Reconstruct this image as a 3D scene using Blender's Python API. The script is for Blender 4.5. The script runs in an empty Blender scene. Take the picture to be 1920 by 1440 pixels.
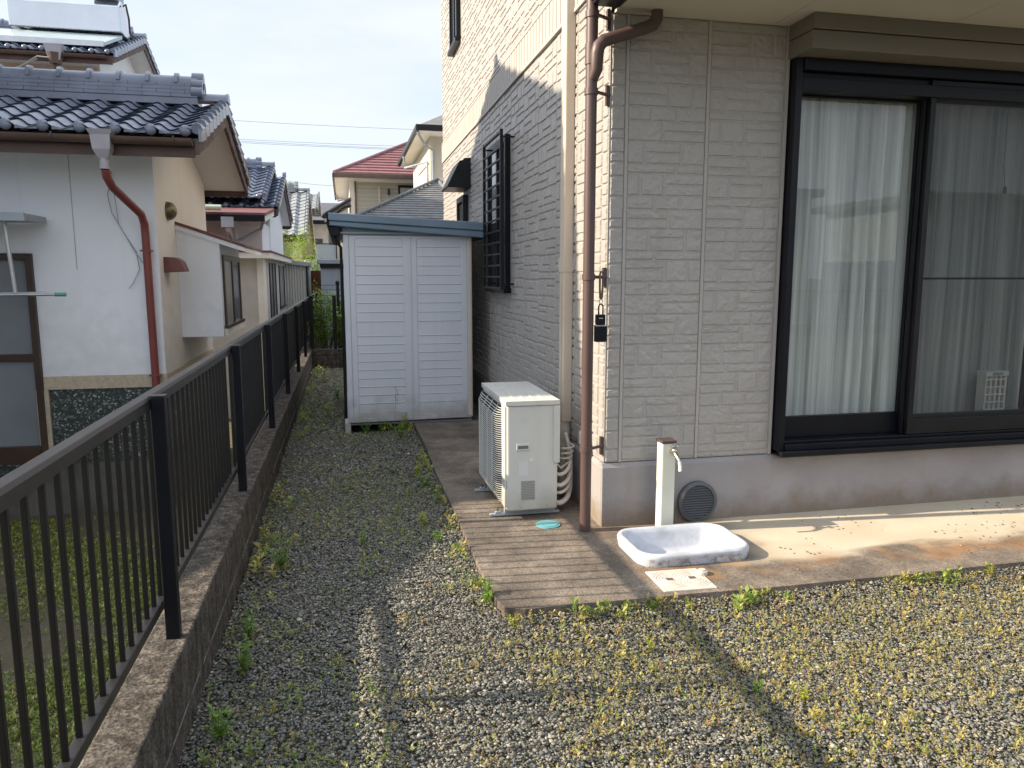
import bpy, math, random
import numpy as np
from mathutils import Vector, Matrix
random.seed(7); rng=np.random.default_rng(11)
PI=math.pi
scene=bpy.context.scene
# ---------------------------------------------------------------- camera, light, exposure
H=1.45
camd=bpy.data.cameras.new('camera'); cam=bpy.data.objects.new('camera',camd); scene.collection.objects.link(cam)
cam.location=(0,0,H); cam.rotation_euler=(math.radians(90-8.175),0,math.radians(-12.384))
camd.sensor_width=36; camd.sensor_fit='HORIZONTAL'; camd.lens=26.625; camd.clip_start=.05; camd.clip_end=3000
scene.camera=cam
SUN_EL=28.1; SUNDIR=Vector((1,-.085,-.535)).normalized()      # direction the light travels
world=bpy.data.worlds.new('World'); scene.world=world; world.use_nodes=True
nt=world.node_tree; N=nt.nodes; K=nt.links
for n in list(N): N.remove(n)
out=N.new('ShaderNodeOutputWorld'); bg=N.new('ShaderNodeBackground'); sky=N.new('ShaderNodeTexSky')
sky.sky_type='NISHITA'; sky.sun_disc=False; sky.sun_elevation=math.radians(SUN_EL)
az=math.atan2(-SUNDIR.x,-SUNDIR.y)                             # compass angle of the sun from +Y
sky.sun_rotation=az; sky.air_density=1.0; sky.dust_density=1.2; sky.ozone_density=1.0
tc=N.new('ShaderNodeTexCoord'); mp=N.new('ShaderNodeMapping'); mp.inputs['Scale'].default_value=(1.0,1.0,4.2)
mp.inputs['Location'].default_value=(.35,.2,.1)
cn=N.new('ShaderNodeTexNoise'); cn.inputs['Scale'].default_value=1.9; cn.inputs['Detail'].default_value=7; cn.inputs['Roughness'].default_value=.52
cr=N.new('ShaderNodeValToRGB'); cr.color_ramp.elements[0].position=.36; cr.color_ramp.elements[1].position=.62
mx=N.new('ShaderNodeMix'); mx.data_type='RGBA'
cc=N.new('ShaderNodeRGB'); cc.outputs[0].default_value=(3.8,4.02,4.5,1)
ml=N.new('ShaderNodeMath'); ml.operation='MULTIPLY'; ml.inputs[1].default_value=.50
ad=N.new('ShaderNodeMath'); ad.operation='ADD'; ad.inputs[1].default_value=.47
K.new(tc.outputs['Generated'],mp.inputs['Vector']); K.new(mp.outputs[0],cn.inputs['Vector']); K.new(cn.outputs['Fac'],cr.inputs[0])
K.new(cr.outputs[0],ml.inputs[0]); K.new(ml.outputs[0],ad.inputs[0]); K.new(ad.outputs[0],mx.inputs['Factor'])
sx=N.new('ShaderNodeSeparateXYZ'); K.new(tc.outputs['Generated'],sx.inputs[0])
def mr(v,a,b,c,d):
    q=N.new('ShaderNodeMapRange'); q.interpolation_type='SMOOTHSTEP'
    for i,w in zip((1,2,3,4),(a,b,c,d)): q.inputs[i].default_value=w
    K.new(v,q.inputs[0]); return q.outputs[0]
gz=mr(sx.outputs[2],.45,.9,0,.9); gy=mr(sx.outputs[1],.25,-.7,0,.22)    # sky gain added overhead and behind the camera to raise ambient fill
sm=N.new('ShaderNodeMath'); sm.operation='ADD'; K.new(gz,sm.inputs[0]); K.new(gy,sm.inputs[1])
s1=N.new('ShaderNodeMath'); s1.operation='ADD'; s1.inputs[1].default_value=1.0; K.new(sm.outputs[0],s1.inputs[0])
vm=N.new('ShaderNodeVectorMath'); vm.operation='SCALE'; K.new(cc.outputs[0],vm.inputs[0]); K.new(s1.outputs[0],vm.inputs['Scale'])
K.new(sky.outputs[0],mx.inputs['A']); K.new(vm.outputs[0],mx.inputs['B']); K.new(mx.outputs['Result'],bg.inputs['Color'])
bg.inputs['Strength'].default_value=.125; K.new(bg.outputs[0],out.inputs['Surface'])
sd=bpy.data.lights.new('sun','SUN'); sd.energy=4.8; sd.angle=math.radians(.55); sd.color=(1,.85,.66)
so=bpy.data.objects.new('sun',sd); scene.collection.objects.link(so); so.rotation_euler=SUNDIR.to_track_quat('-Z','Y').to_euler()
scene.view_settings.view_transform='Standard'; scene.view_settings.look='None'; scene.view_settings.gamma=1
scene.view_settings.exposure=1.0; scene.view_settings.use_curve_mapping=False
scene.render.engine='CYCLES'
scene.cycles.max_bounces=8; scene.cycles.transparent_max_bounces=16

# ---------------------------------------------------------------- materials
def mat(name,col,rough=.6,amt=.12,scale=6,bump=0,bscale=60,metal=0,col2=None,spec=.5,bdist=.004,detail=5,streak=None,coat=0,dirt=None):
    m=bpy.data.materials.new(name); m.use_nodes=True; t=m.node_tree; n=t.nodes; b=n['Principled BSDF']
    b.inputs['Roughness'].default_value=rough; b.inputs['Metallic'].default_value=metal; b.inputs['Specular IOR Level'].default_value=spec
    b.inputs['Coat Weight'].default_value=coat; b.inputs['Coat Roughness'].default_value=.12
    c=n.new('ShaderNodeTexCoord'); nz=n.new('ShaderNodeTexNoise'); nz.inputs['Scale'].default_value=scale; nz.inputs['Detail'].default_value=detail
    src=c.outputs['Object']
    if streak:
        mpp=n.new('ShaderNodeMapping'); mpp.inputs['Scale'].default_value=streak; t.links.new(src,mpp.inputs['Vector']); t.links.new(mpp.outputs[0],nz.inputs['Vector'])
    else: t.links.new(src,nz.inputs['Vector'])
    r=n.new('ShaderNodeValToRGB'); r.color_ramp.elements[0].position=.3; r.color_ramp.elements[1].position=.7
    a=col2 if col2 else tuple(min(1,v*(1+amt)) for v in col)
    z=col if col2 else tuple(v*(1-amt) for v in col)
    r.color_ramp.elements[0].color=(*z,1); r.color_ramp.elements[1].color=(*a,1)
    t.links.new(nz.outputs['Fac'],r.inputs[0]); t.links.new(r.outputs[0],b.inputs['Base Color'])
    if dirt:   # splashed dirt near the foot and faint rain streaks
        z0,z1,dc,da=dirt; s=n.new('ShaderNodeSeparateXYZ'); t.links.new(src,s.inputs[0])
        a=n.new('ShaderNodeTexNoise'); a.inputs['Scale'].default_value=7; a.inputs['Detail'].default_value=7; a.inputs['Roughness'].default_value=.65; t.links.new(src,a.inputs['Vector'])
        q=n.new('ShaderNodeMapRange'); q.inputs[1].default_value=z1; q.inputs[2].default_value=z0; q.inputs[3].default_value=0; q.inputs[4].default_value=.55; t.links.new(s.outputs[2],q.inputs[0])
        w=n.new('ShaderNodeMath'); w.operation='ADD'; t.links.new(q.outputs[0],w.inputs[0]); t.links.new(a.outputs['Fac'],w.inputs[1])
        e=n.new('ShaderNodeMapRange'); e.inputs[1].default_value=.62; e.inputs[2].default_value=1.05; e.inputs[4].default_value=da; t.links.new(w.outputs[0],e.inputs[0])
        mp2=n.new('ShaderNodeMapping'); mp2.inputs['Scale'].default_value=(11,11,.35); st=n.new('ShaderNodeTexNoise'); st.inputs['Scale'].default_value=1; st.inputs['Detail'].default_value=4
        t.links.new(src,mp2.inputs[0]); t.links.new(mp2.outputs[0],st.inputs['Vector']); g=n.new('ShaderNodeMapRange'); g.inputs[1].default_value=.56; g.inputs[2].default_value=.75; g.inputs[4].default_value=.16; t.links.new(st.outputs['Fac'],g.inputs[0])
        u=n.new('ShaderNodeMath'); u.operation='MAXIMUM'; t.links.new(e.outputs[0],u.inputs[0]); t.links.new(g.outputs[0],u.inputs[1])
        x=n.new('ShaderNodeMix'); x.data_type='RGBA'; t.links.new(u.outputs[0],x.inputs['Factor']); t.links.new(r.outputs[0],x.inputs['A']); x.inputs['B'].default_value=(*dc,1); t.links.new(x.outputs['Result'],b.inputs['Base Color'])
    if bump:
        n2=n.new('ShaderNodeTexNoise'); n2.inputs['Scale'].default_value=bscale; n2.inputs['Detail'].default_value=4
        t.links.new(src,n2.inputs['Vector']); bp=n.new('ShaderNodeBump'); bp.inputs['Strength'].default_value=bump; bp.inputs['Distance'].default_value=bdist
        t.links.new(n2.outputs['Fac'],bp.inputs['Height']); t.links.new(bp.outputs[0],b.inputs['Normal'])
    return m
def tintmat(name,rough=.55,trans=0,spec=.4):
    m=bpy.data.materials.new(name); m.use_nodes=True; t=m.node_tree; n=t.nodes; b=n['Principled BSDF']
    b.inputs['Roughness'].default_value=rough; b.inputs['Specular IOR Level'].default_value=spec
    a=n.new('ShaderNodeAttribute'); a.attribute_name='tint'; t.links.new(a.outputs['Color'],b.inputs['Base Color'])
    if trans:
        tr=n.new('ShaderNodeBsdfTranslucent'); mxs=n.new('ShaderNodeMixShader'); mxs.inputs[0].default_value=trans
        t.links.new(a.outputs['Color'],tr.inputs[0]); t.links.new(b.outputs[0],mxs.inputs[1]); t.links.new(tr.outputs[0],mxs.inputs[2])
        t.links.new(mxs.outputs[0],n['Material Output'].inputs[0])
    return m
def glass(name,tint=(.9,.94,.93),refl=1.0,rough=.0):
    m=bpy.data.materials.new(name); m.use_nodes=True; t=m.node_tree; n=t.nodes; n.remove(n['Principled BSDF'])
    tr=n.new('ShaderNodeBsdfTransparent'); tr.inputs[0].default_value=(*tint,1); g=n.new('ShaderNodeBsdfGlossy'); g.inputs['Roughness'].default_value=rough
    fr=n.new('ShaderNodeLayerWeight'); fr.inputs['Blend'].default_value=.5; pw=n.new('ShaderNodeMath'); pw.operation='POWER'; pw.inputs[1].default_value=4.0; mm=n.new('ShaderNodeMath'); mm.operation='MULTIPLY_ADD'; mm.inputs[1].default_value=.8*refl; mm.inputs[2].default_value=.05*refl
    ms=n.new('ShaderNodeMixShader'); t.links.new(fr.outputs['Facing'],pw.inputs[0]); t.links.new(pw.outputs[0],mm.inputs[0]); t.links.new(mm.outputs[0],ms.inputs[0]); t.links.new(tr.outputs[0],ms.inputs[1]); t.links.new(g.outputs[0],ms.inputs[2])
    t.links.new(ms.outputs[0],n['Material Output'].inputs[0]); return m
def netmat(name,col,alpha):
    m=bpy.data.materials.new(name); m.use_nodes=True; b=m.node_tree.nodes['Principled BSDF']; b.inputs['Base Color'].default_value=(*col,1)
    b.inputs['Roughness'].default_value=.8; b.inputs['Alpha'].default_value=alpha; return m

M={}
M['siding']=mat('siding',(.365,.345,.318),.42,.06,3,.7,45,bdist=.009,spec=.5,dirt=(.0,.5,(.26,.22,.17),.35))
M['siding_band']=mat('siding_band',(.40,.37,.335),.6,.05,3,.3,120,bdist=.002)
M['plinth']=mat('plinth',(.31,.293,.290),.9,.10,3,.9,160,bdist=.004,dirt=(.02,.20,(.20,.15,.10),.8))
M['soffit']=mat('soffit',(.56,.53,.46),.8,.04,2)
M['box_brown']=mat('box_brown',(.17,.155,.125),.5,.05,3)
M['navy']=mat('navy',(.006,.007,.011),.4,.25,4,spec=.25)
M['dkmetal']=mat('dkmetal',(.010,.010,.012),.42,.3,5,spec=.28)
M['bronze']=mat('bronze',(.006,.006,.0065),.42,.35,5,spec=.4)
M['rail']=mat('rail',(.022,.021,.021),.42,.25,9,spec=.5,bump=.1)
M['pipe_brown']=mat('pipe_brown',(.088,.054,.048),.45,.12,3)
M['cream_pl']=mat('cream_pl',(.56,.48,.38),.5,.06,3)
M['ac']=mat('ac_cream',(.58,.59,.55),.45,.05,4,dirt=(.0,.25,(.28,.24,.17),.55))
M['ac_dark']=mat('ac_dark',(.02,.02,.02),.7,.2,4)
M['steel']=mat('steel',(.5,.5,.5),.3,.1,10,metal=1)
M['brass']=mat('brass',(.55,.5,.4),.3,.1,10,metal=1)
M['shed']=mat('shed_panel',(.62,.65,.69),.42,.04,2,spec=.4,dirt=(.02,.35,(.30,.27,.22),.7))
M['shed_side']=mat('shed_side',(.58,.53,.44),.45,.05,3)
M['shed_blue']=mat('shed_roof_blue',(.15,.215,.28),.35,.1,4,spec=.6)
M['white_paint']=mat('white_paint',(.83,.86,.90),.85,.04,1.2,.25,90,bdist=.003,dirt=(1.1,2.2,(.55,.52,.48),.35))
M['cream_wall']=mat('cream_wall',(.80,.765,.705),.85,.05,1.2,.3,90,bdist=.003,dirt=(1.1,2.4,(.50,.45,.38),.4))
M['stucco']=mat('stucco',(.52,.50,.465),.9,.1,5,.5,80)
M['trim']=mat('trim_stone',(.50,.42,.31),.85,.14,30,.5,100)
M['brownwood']=mat('brownwood',(.075,.04,.03),.5,.25,6)
M['gutter']=mat('gutter_brown',(.105,.066,.05),.4,.15,4)
M['redpipe']=mat('redpipe',(.20,.052,.042),.45,.12,4)
M['greyplastic']=mat('greyplastic',(.38,.37,.40),.5,.1,6)
M['barge']=mat('barge_weathered',(.12,.09,.085),.8,.45,9,.3,40)
M['redroof']=mat('redroof',(.16,.055,.048),.5,.25,4)
M['sash']=mat('sash_brown',(.05,.03,.02),.4,.2,5)
M['porcelain']=mat('porcelain',(.70,.73,.80),.35,.06,4,coat=.3)
M['resin']=mat('resin_cover',(.55,.50,.43),.7,.12,40,.3,70)
M['bluecap']=mat('bluecap',(.13,.34,.38),.5,.1,10)
M['alum']=mat('alum',(.55,.56,.57),.35,.1,5,metal=.8)
M['galv']=mat('galvanised',(.33,.37,.40),.45,.15,4,spec=.5)
M['roofgrey']=mat('roofgrey',(.16,.16,.155),.8,.25,7,.4,40)
M['roofslate']=mat('roofslate',(.10,.105,.12),.6,.15,3)
M['rust']=mat('rustwood',(.13,.045,.02),.8,.3,8)
M['bark']=mat('bark',(.09,.065,.045),.9,.3,20,.5,40)
M['blockwall']=None
M['stone_dark']=None
M['tile']=mat('roof_tile_blue',(.135,.162,.222),.34,.2,5,spec=.7,coat=.35)
M['tile_grey']=mat('roof_tile_grey',(.24,.26,.27),.5,.35,6,spec=.6)
M['tile_red']=mat('roof_tile_red',(.22,.09,.09),.6,.2,4)
M['glass']=glass('clear_glass',refl=1.25)
M['darkglass']=mat('dark_glass',(.03,.035,.04),.06,.2,2,spec=.9)
M['frost']=mat('frosted_glass',(.20,.22,.24),.15,.15,1.5,spec=.8)
M['palepane']=mat('pane_curtain',(.33,.33,.30),.3,.12,2,spec=.7)
M['screen']=netmat('insect_screen',(.03,.03,.03),.42)
M['curtain']=None
M['interior']=mat('interior',(.35,.31,.26),.9,.05,2)
M['floorwood']=mat('floorwood',(.25,.16,.09),.5,.15,6)
M['white_pl']=mat('white_plastic',(.75,.74,.70),.45,.04,5)
M['wire']=mat('wire',(.05,.05,.05),.6,.1,5)
M['string']=mat('string',(.30,.29,.27),.7,.1,5)
M['leaf']=tintmat('leaf',.5,.3)
M['pebble']=tintmat('pebble',.75,0,.3)
# lace curtain: diffuse + translucent
m=bpy.data.materials.new('lace'); m.use_nodes=True; t=m.node_tree; n=t.nodes; b=n['Principled BSDF']; b.inputs['Base Color'].default_value=(.86,.87,.83,1); b.inputs['Roughness'].default_value=.9
c=n.new('ShaderNodeTexCoord'); mpp=n.new('ShaderNodeMapping'); mpp.inputs['Scale'].default_value=(.5,.5,60); nz=n.new('ShaderNodeTexNoise'); nz.inputs['Scale'].default_value=8
t.links.new(c.outputs['Object'],mpp.inputs[0]); t.links.new(mpp.outputs[0],nz.inputs['Vector']); r=n.new('ShaderNodeValToRGB'); r.color_ramp.elements[0].color=(.80,.82,.79,1); r.color_ramp.elements[1].color=(.93,.94,.91,1)
t.links.new(nz.outputs['Fac'],r.inputs[0]); t.links.new(r.outputs[0],b.inputs['Base Color'])
tr=n.new('ShaderNodeBsdfTranslucent'); tr.inputs[0].default_value=(.8,.8,.78,1); ms=n.new('ShaderNodeMixShader'); ms.inputs[0].default_value=.25
t.links.new(b.outputs[0],ms.inputs[1]); t.links.new(tr.outputs[0],ms.inputs[2])
tp_=n.new('ShaderNodeBsdfTransparent'); m3=n.new('ShaderNodeMixShader'); q_=n.new('ShaderNodeMapping'); q_.inputs['Scale'].default_value=(17,0,.25); z_=n.new('ShaderNodeTexNoise'); z_.inputs['Scale'].default_value=1; z_.inputs['Detail'].default_value=5; z_.inputs['Roughness'].default_value=.65
t.links.new(c.outputs['Object'],q_.inputs[0]); t.links.new(q_.outputs[0],z_.inputs['Vector']); g_=n.new('ShaderNodeMapRange'); g_.inputs[1].default_value=.36; g_.inputs[2].default_value=.66; g_.inputs[3].default_value=.0; g_.inputs[4].default_value=.62
t.links.new(z_.outputs['Fac'],g_.inputs[0]); t.links.new(g_.outputs[0],m3.inputs[0]); t.links.new(ms.outputs[0],m3.inputs[1]); t.links.new(tp_.outputs[0],m3.inputs[2]); t.links.new(m3.outputs[0],n['Material Output'].inputs[0]); M['curtain']=m

def nodes(m): m.use_nodes=True; return m.node_tree,m.node_tree.nodes,m.node_tree.links
def ramp(n,pts):
    r=n.new('ShaderNodeValToRGB'); e=r.color_ramp.elements
    e[0].position,e[0].color=pts[0][0],(*pts[0][1],1); e[1].position,e[1].color=pts[-1][0],(*pts[-1][1],1)
    for p,cl in pts[1:-1]:
        q=e.new(p); q.color=(*cl,1)
    return r
def mixc(t,n,f,a,b,bt='MIX'):
    x=n.new('ShaderNodeMix'); x.data_type='RGBA'; x.blend_type=bt
    for s,v in (('Factor',f),('A',a),('B',b)):
        if hasattr(v,'links'): t.links.new(v,x.inputs[s])
        elif s=='Factor': x.inputs[s].default_value=v
        else: x.inputs[s].default_value=(*v,1)
    return x.outputs['Result']
def noise(t,n,src,sc,det=5,scl=None,rough=.5):
    z=n.new('ShaderNodeTexNoise'); z.inputs['Scale'].default_value=sc; z.inputs['Detail'].default_value=det; z.inputs['Roughness'].default_value=rough
    if scl:
        q=n.new('ShaderNodeMapping'); q.inputs['Scale'].default_value=scl; t.links.new(src,q.inputs[0]); src=q.outputs[0]
    t.links.new(src,z.inputs['Vector']); return z.outputs['Fac']
def maprange(t,n,v,a,b,c=0,d=1):
    q=n.new('ShaderNodeMapRange'); q.inputs[1].default_value=a; q.inputs[2].default_value=b; q.inputs[3].default_value=c; q.inputs[4].default_value=d
    q.interpolation_type='SMOOTHSTEP'; t.links.new(v,q.inputs[0]); return q.outputs[0]
def mth(t,n,op,a,b):
    q=n.new('ShaderNodeMath'); q.operation=op; q.use_clamp=False
    for i,v in enumerate((a,b)):
        if hasattr(v,'links'): t.links.new(v,q.inputs[i])
        else: q.inputs[i].default_value=v
    return q.outputs[0]
def bumpn(t,n,h,dist,st=1):
    q=n.new('ShaderNodeBump'); q.inputs['Distance'].default_value=dist; q.inputs['Strength'].default_value=st; t.links.new(h,q.inputs['Height']); t.links.new(q.outputs[0],n['Principled BSDF'].inputs['Normal'])

# weathered concrete slab (world-space stains)
m=bpy.data.materials.new('slab_concrete'); t,n,k=nodes(m); b=n['Principled BSDF']; b.inputs['Roughness'].default_value=.85; b.inputs['Specular IOR Level'].default_value=.3
c=n.new('ShaderNodeTexCoord').outputs['Object']; sp=n.new('ShaderNodeSeparateXYZ'); k.new(c,sp.inputs[0])
base=ramp(n,[(.30,(.07,.062,.053)),(.48,(.155,.135,.113)),(.58,(.225,.195,.16)),(.72,(.36,.315,.26))]); k.new(noise(t,n,c,2.6,9,rough=.72),base.inputs[0])
fine=ramp(n,[(.35,(.55,.5,.45)),(.65,(1.25,1.2,1.15))]); k.new(noise(t,n,c,110,3),fine.inputs[0])
dark=mixc(t,n,.8,base.outputs[0],fine.outputs[0],'MULTIPLY')
cream=ramp(n,[(.3,(.46,.39,.28)),(.7,(.60,.53,.41))]); k.new(noise(t,n,c,2.2,6),cream.inputs[0])
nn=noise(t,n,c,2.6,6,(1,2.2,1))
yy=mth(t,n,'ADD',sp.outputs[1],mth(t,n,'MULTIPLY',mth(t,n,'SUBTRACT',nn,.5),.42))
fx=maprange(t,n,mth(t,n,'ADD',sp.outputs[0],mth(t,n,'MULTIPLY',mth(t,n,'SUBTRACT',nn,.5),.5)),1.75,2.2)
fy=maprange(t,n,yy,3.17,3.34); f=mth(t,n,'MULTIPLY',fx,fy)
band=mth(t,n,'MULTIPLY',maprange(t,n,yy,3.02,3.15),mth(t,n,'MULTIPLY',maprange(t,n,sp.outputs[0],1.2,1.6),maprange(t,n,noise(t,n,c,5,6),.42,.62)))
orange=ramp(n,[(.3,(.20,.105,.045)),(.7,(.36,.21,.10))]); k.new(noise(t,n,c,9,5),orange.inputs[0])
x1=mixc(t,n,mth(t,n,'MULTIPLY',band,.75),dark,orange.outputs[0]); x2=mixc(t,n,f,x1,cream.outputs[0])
k.new(x2,b.inputs['Base Color']); bumpn(t,n,noise(t,n,c,170,3),.003,.6); M['slab']=m
# block wall with mortar joints
def blockmat(name,dark=1.0,axis=1,z0=0.06):
    m=bpy.data.materials.new(name); t,n,k=nodes(m); b=n['Principled BSDF']; b.inputs['Roughness'].default_value=.95; b.inputs['Specular IOR Level'].default_value=.2
    c=n.new('ShaderNodeTexCoord').outputs['Object']
    base=ramp(n,[(.3,tuple(v*dark for v in (.048,.044,.040))),(.5,tuple(v*dark for v in (.112,.102,.092))),(.72,tuple(v*dark for v in (.25,.225,.195)))]); k.new(noise(t,n,c,17,9,rough=.78),base.inputs[0])
    st=ramp(n,[(.4,(.45,.43,.4)),(.62,(1.1,1.1,1.1))]); k.new(noise(t,n,c,9,4,(3,3,.35)),st.inputs[0])
    sk=ramp(n,[(.4,(.45,.43,.42)),(.6,(1.5,1.45,1.35))]); k.new(noise(t,n,c,130,3),sk.inputs[0])
    x=mixc(t,n,.7,base.outputs[0],st.outputs[0],'MULTIPLY'); x=mixc(t,n,.8,x,sk.outputs[0],'MULTIPLY')
    k.new(x,b.inputs['Base Color']); bumpn(t,n,noise(t,n,c,110,4),.006,.8); return m
M['blockwall']=blockmat('block_wall',.85)
M['mortar']=mat('mortar',(.12,.105,.09),.9,.3,12,.3,60)
# dark pebble-dash stone panel
m=bpy.data.materials.new('pebble_dash'); t,n,k=nodes(m); b=n['Principled BSDF']; b.inputs['Roughness'].default_value=.5
c=n.new('ShaderNodeTexCoord').outputs['Object']; v=n.new('ShaderNodeTexVoronoi'); v.inputs['Scale'].default_value=75; k.new(c,v.inputs['Vector'])
sp=n.new('ShaderNodeSeparateColor'); k.new(v.outputs['Color'],sp.inputs[0]); r=ramp(n,[(.0,(.012,.02,.018)),(.72,(.045,.06,.055)),(.9,(.16,.18,.17)),(1,(.4,.42,.4))]); k.new(sp.outputs[0],r.inputs[0]); k.new(r.outputs[0],b.inputs['Base Color']); M['stone_dark']=m
# corrugated / ground
def groundmat(name,pts,sc=5,fine=70,vor=0):
    m=bpy.data.materials.new(name); t,n,k=nodes(m); b=n['Principled BSDF']; b.inputs['Roughness'].default_value=.95; b.inputs['Specular IOR Level'].default_value=.2
    c=n.new('ShaderNodeTexCoord').outputs['Object']; r=ramp(n,pts); k.new(noise(t,n,c,sc,7,rough=.6),r.inputs[0])
    if vor:
        v=n.new('ShaderNodeTexVoronoi'); v.inputs['Scale'].default_value=vor; k.new(c,v.inputs['Vector']); q=ramp(n,[(0,(.35,.36,.38)),(.6,(1,1,1)),(1,(2.6,2.5,2.3))]); s2=n.new('ShaderNodeSeparateColor'); k.new(v.outputs['Color'],s2.inputs[0]); k.new(s2.outputs[0],q.inputs[0])
        k.new(mixc(t,n,.9,r.outputs[0],q.outputs[0],'MULTIPLY'),b.inputs['Base Color']); bumpn(t,n,v.outputs['Distance'],.012,1)
    else:
        k.new(r.outputs[0],b.inputs['Base Color']); bumpn(t,n,noise(t,n,c,fine,5),.01,1)
    return m
M['gravel']=groundmat('gravel_bed',[(.3,(.07,.068,.05)),(.7,(.12,.115,.085))],2,vor=70)
M['yard']=groundmat('yard_soil',[(.3,(.09,.075,.05)),(.55,(.14,.12,.08)),(.7,(.08,.11,.03))],2.2)
M['asphalt']=groundmat('far_ground',[(.3,(.06,.06,.055)),(.7,(.1,.1,.09))],1)

# ---------------------------------------------------------------- mesh helpers
ORG={}
def tag(o,label=None,cat=None,group=None,kind=None):
    if label: o['label']=label
    if cat: o['category']=cat
    if group: o['group']=group
    if kind: o['kind']=kind
    return o
def thing(name,loc,label,cat,group=None):
    o=bpy.data.objects.new(name,None); scene.collection.objects.link(o); o.location=loc; o.empty_display_size=.1
    ORG[o]=Vector(loc); return tag(o,label,cat,group)
class MB:
    def __init__(s): s.v=[]; s.f=[]
    def add(s,vs,fs):
        o=len(s.v); s.v+= [tuple(p) for p in vs]; s.f+=[tuple(i+o for i in f) for f in fs]; return s
    def box(s,x0,x1,y0,y1,z0,z1):
        x0,x1=min(x0,x1),max(x0,x1); y0,y1=min(y0,y1),max(y0,y1); z0,z1=min(z0,z1),max(z0,z1)
        return s.add([(x0,y0,z0),(x1,y0,z0),(x1,y1,z0),(x0,y1,z0),(x0,y0,z1),(x1,y0,z1),(x1,y1,z1),(x0,y1,z1)],
            [(0,3,2,1),(4,5,6,7),(0,1,5,4),(1,2,6,5),(2,3,7,6),(3,0,4,7)])
    def prism(s,poly,axis,a,b):
        """poly: list of 2D pts; axis 'x': pts=(y,z); 'y': pts=(x,z); 'z': pts=(x,y)"""
        n=len(poly)
        def P(p,h): return (h,p[0],p[1]) if axis=='x' else ((p[0],h,p[1]) if axis=='y' else (p[0],p[1],h))
        vs=[P(p,a) for p in poly]+[P(p,b) for p in poly]
        return s.add(vs,[tuple(range(n))[::-1],tuple(range(n,2*n))]+[(i,(i+1)%n,n+(i+1)%n,n+i) for i in range(n)])
    def tube(s,path,r,n=12,cap=True,rads=None):
        path=[Vector(p) for p in path]; vs=[]; fs=[]; L=len(path); prev=None
        for i,p in enumerate(path):
            d=(path[min(i+1,L-1)]-path[max(i-1,0)]).normalized()
            if prev is None:
                u=d.orthogonal().normalized()
            else: u=(prev-d*prev.dot(d)).normalized()
            prev=u; w=d.cross(u); rr=rads[i] if rads else r
            if 0<i<L-1:
                a=(path[i]-path[i-1]).angle(path[i+1]-path[i],0); 
            vs+=[p+(u*math.cos(2*PI*j/n)+w*math.sin(2*PI*j/n))*rr for j in range(n)]
        for i in range(L-1):
            for j in range(n): fs.append((i*n+j,i*n+(j+1)%n,(i+1)*n+(j+1)%n,(i+1)*n+j))
        if cap: fs+=[tuple(range(n))[::-1],tuple(range((L-1)*n,L*n))]
        return s.add(vs,fs)
    def cyl(s,c,r,z0,z1,n=24): return s.tube([(c[0],c[1],z0),(c[0],c[1],z1)],r,n)
    def sphere(s,c,r,sx=1,sy=1,sz=1,n=12,m=8):
        vs=[];fs=[]
        for i in range(m+1):
            a=PI*i/m
            for j in range(n): vs.append((c[0]+r*sx*math.sin(a)*math.cos(2*PI*j/n),c[1]+r*sy*math.sin(a)*math.sin(2*PI*j/n),c[2]+r*sz*math.cos(a)))
        for i in range(m):
            for j in range(n): fs.append((i*n+j,(i+1)*n+j,(i+1)*n+(j+1)%n,i*n+(j+1)%n))
        return s.add(vs,fs)
    def quad(s,*p): return s.add(p,[tuple(range(len(p)))])
    def build(s,name,m,parent=None,bev=0,smooth=False,origin=None,seg=2):
        vs=np.array(s.v,dtype=np.float64)
        if parent is not None: og=ORG[parent]
        elif origin is not None: og=Vector(origin)
        else: mn,mxx=vs.min(0),vs.max(0); og=Vector(((mn[0]+mxx[0])/2,(mn[1]+mxx[1])/2,mn[2]))
        vs=vs-np.array(og)
        me=bpy.data.meshes.new(name); me.from_pydata(vs.tolist(),[],s.f); me.update(); me.materials.append(m)
        if smooth:
            me.polygons.foreach_set('use_smooth',[True]*len(me.polygons))
        o=bpy.data.objects.new(name,me); scene.collection.objects.link(o)
        if parent is not None: o.parent=parent
        else: o.location=og
        ORG[o]=og
        if smooth and smooth!='all':
            me.set_sharp_from_angle(angle=math.radians(40))
        if bev:
            b=o.modifiers.new('bevel','BEVEL'); b.width=bev; b.segments=seg; b.limit_method='ANGLE'; b.angle_limit=math.radians(40); b.harden_normals=False
        return o
def npmesh(name,verts,faces,m,parent=None,tint=None,origin=(0,0,0),smooth=False):
    """verts (n,3), faces (m,k) arrays"""
    me=bpy.data.meshes.new(name); og=Vector(origin) if parent is None else ORG[parent]
    v=(verts-np.array(og)).astype(np.float32); me.vertices.add(len(v)); me.vertices.foreach_set('co',v.ravel())
    kf=faces.shape[1]; me.loops.add(faces.size); me.loops.foreach_set('vertex_index',faces.ravel().astype(np.int32))
    me.polygons.add(len(faces)); me.polygons.foreach_set('loop_start',np.arange(0,faces.size,kf,dtype=np.int32))
    if smooth: me.polygons.foreach_set('use_smooth',np.ones(len(faces),dtype=bool))
    me.update(calc_edges=True); me.validate()
    if tint is not None:
        a=me.color_attributes.new('tint','FLOAT_COLOR','POINT'); cl=np.ones((len(v),4),dtype=np.float32); cl[:,:3]=tint; a.data.foreach_set('color',cl.ravel())
    me.materials.append(m); o=bpy.data.objects.new(name,me); scene.collection.objects.link(o)
    if parent is not None: o.parent=parent
    else: o.location=og
    ORG[o]=og; return o
def copy_tree(o,parent=None,**kw):
    c=o.copy(); scene.collection.objects.link(c)
    if parent is not None: c.parent=parent
    for ch in list(o.children): copy_tree(ch,c)
    return c
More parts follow.
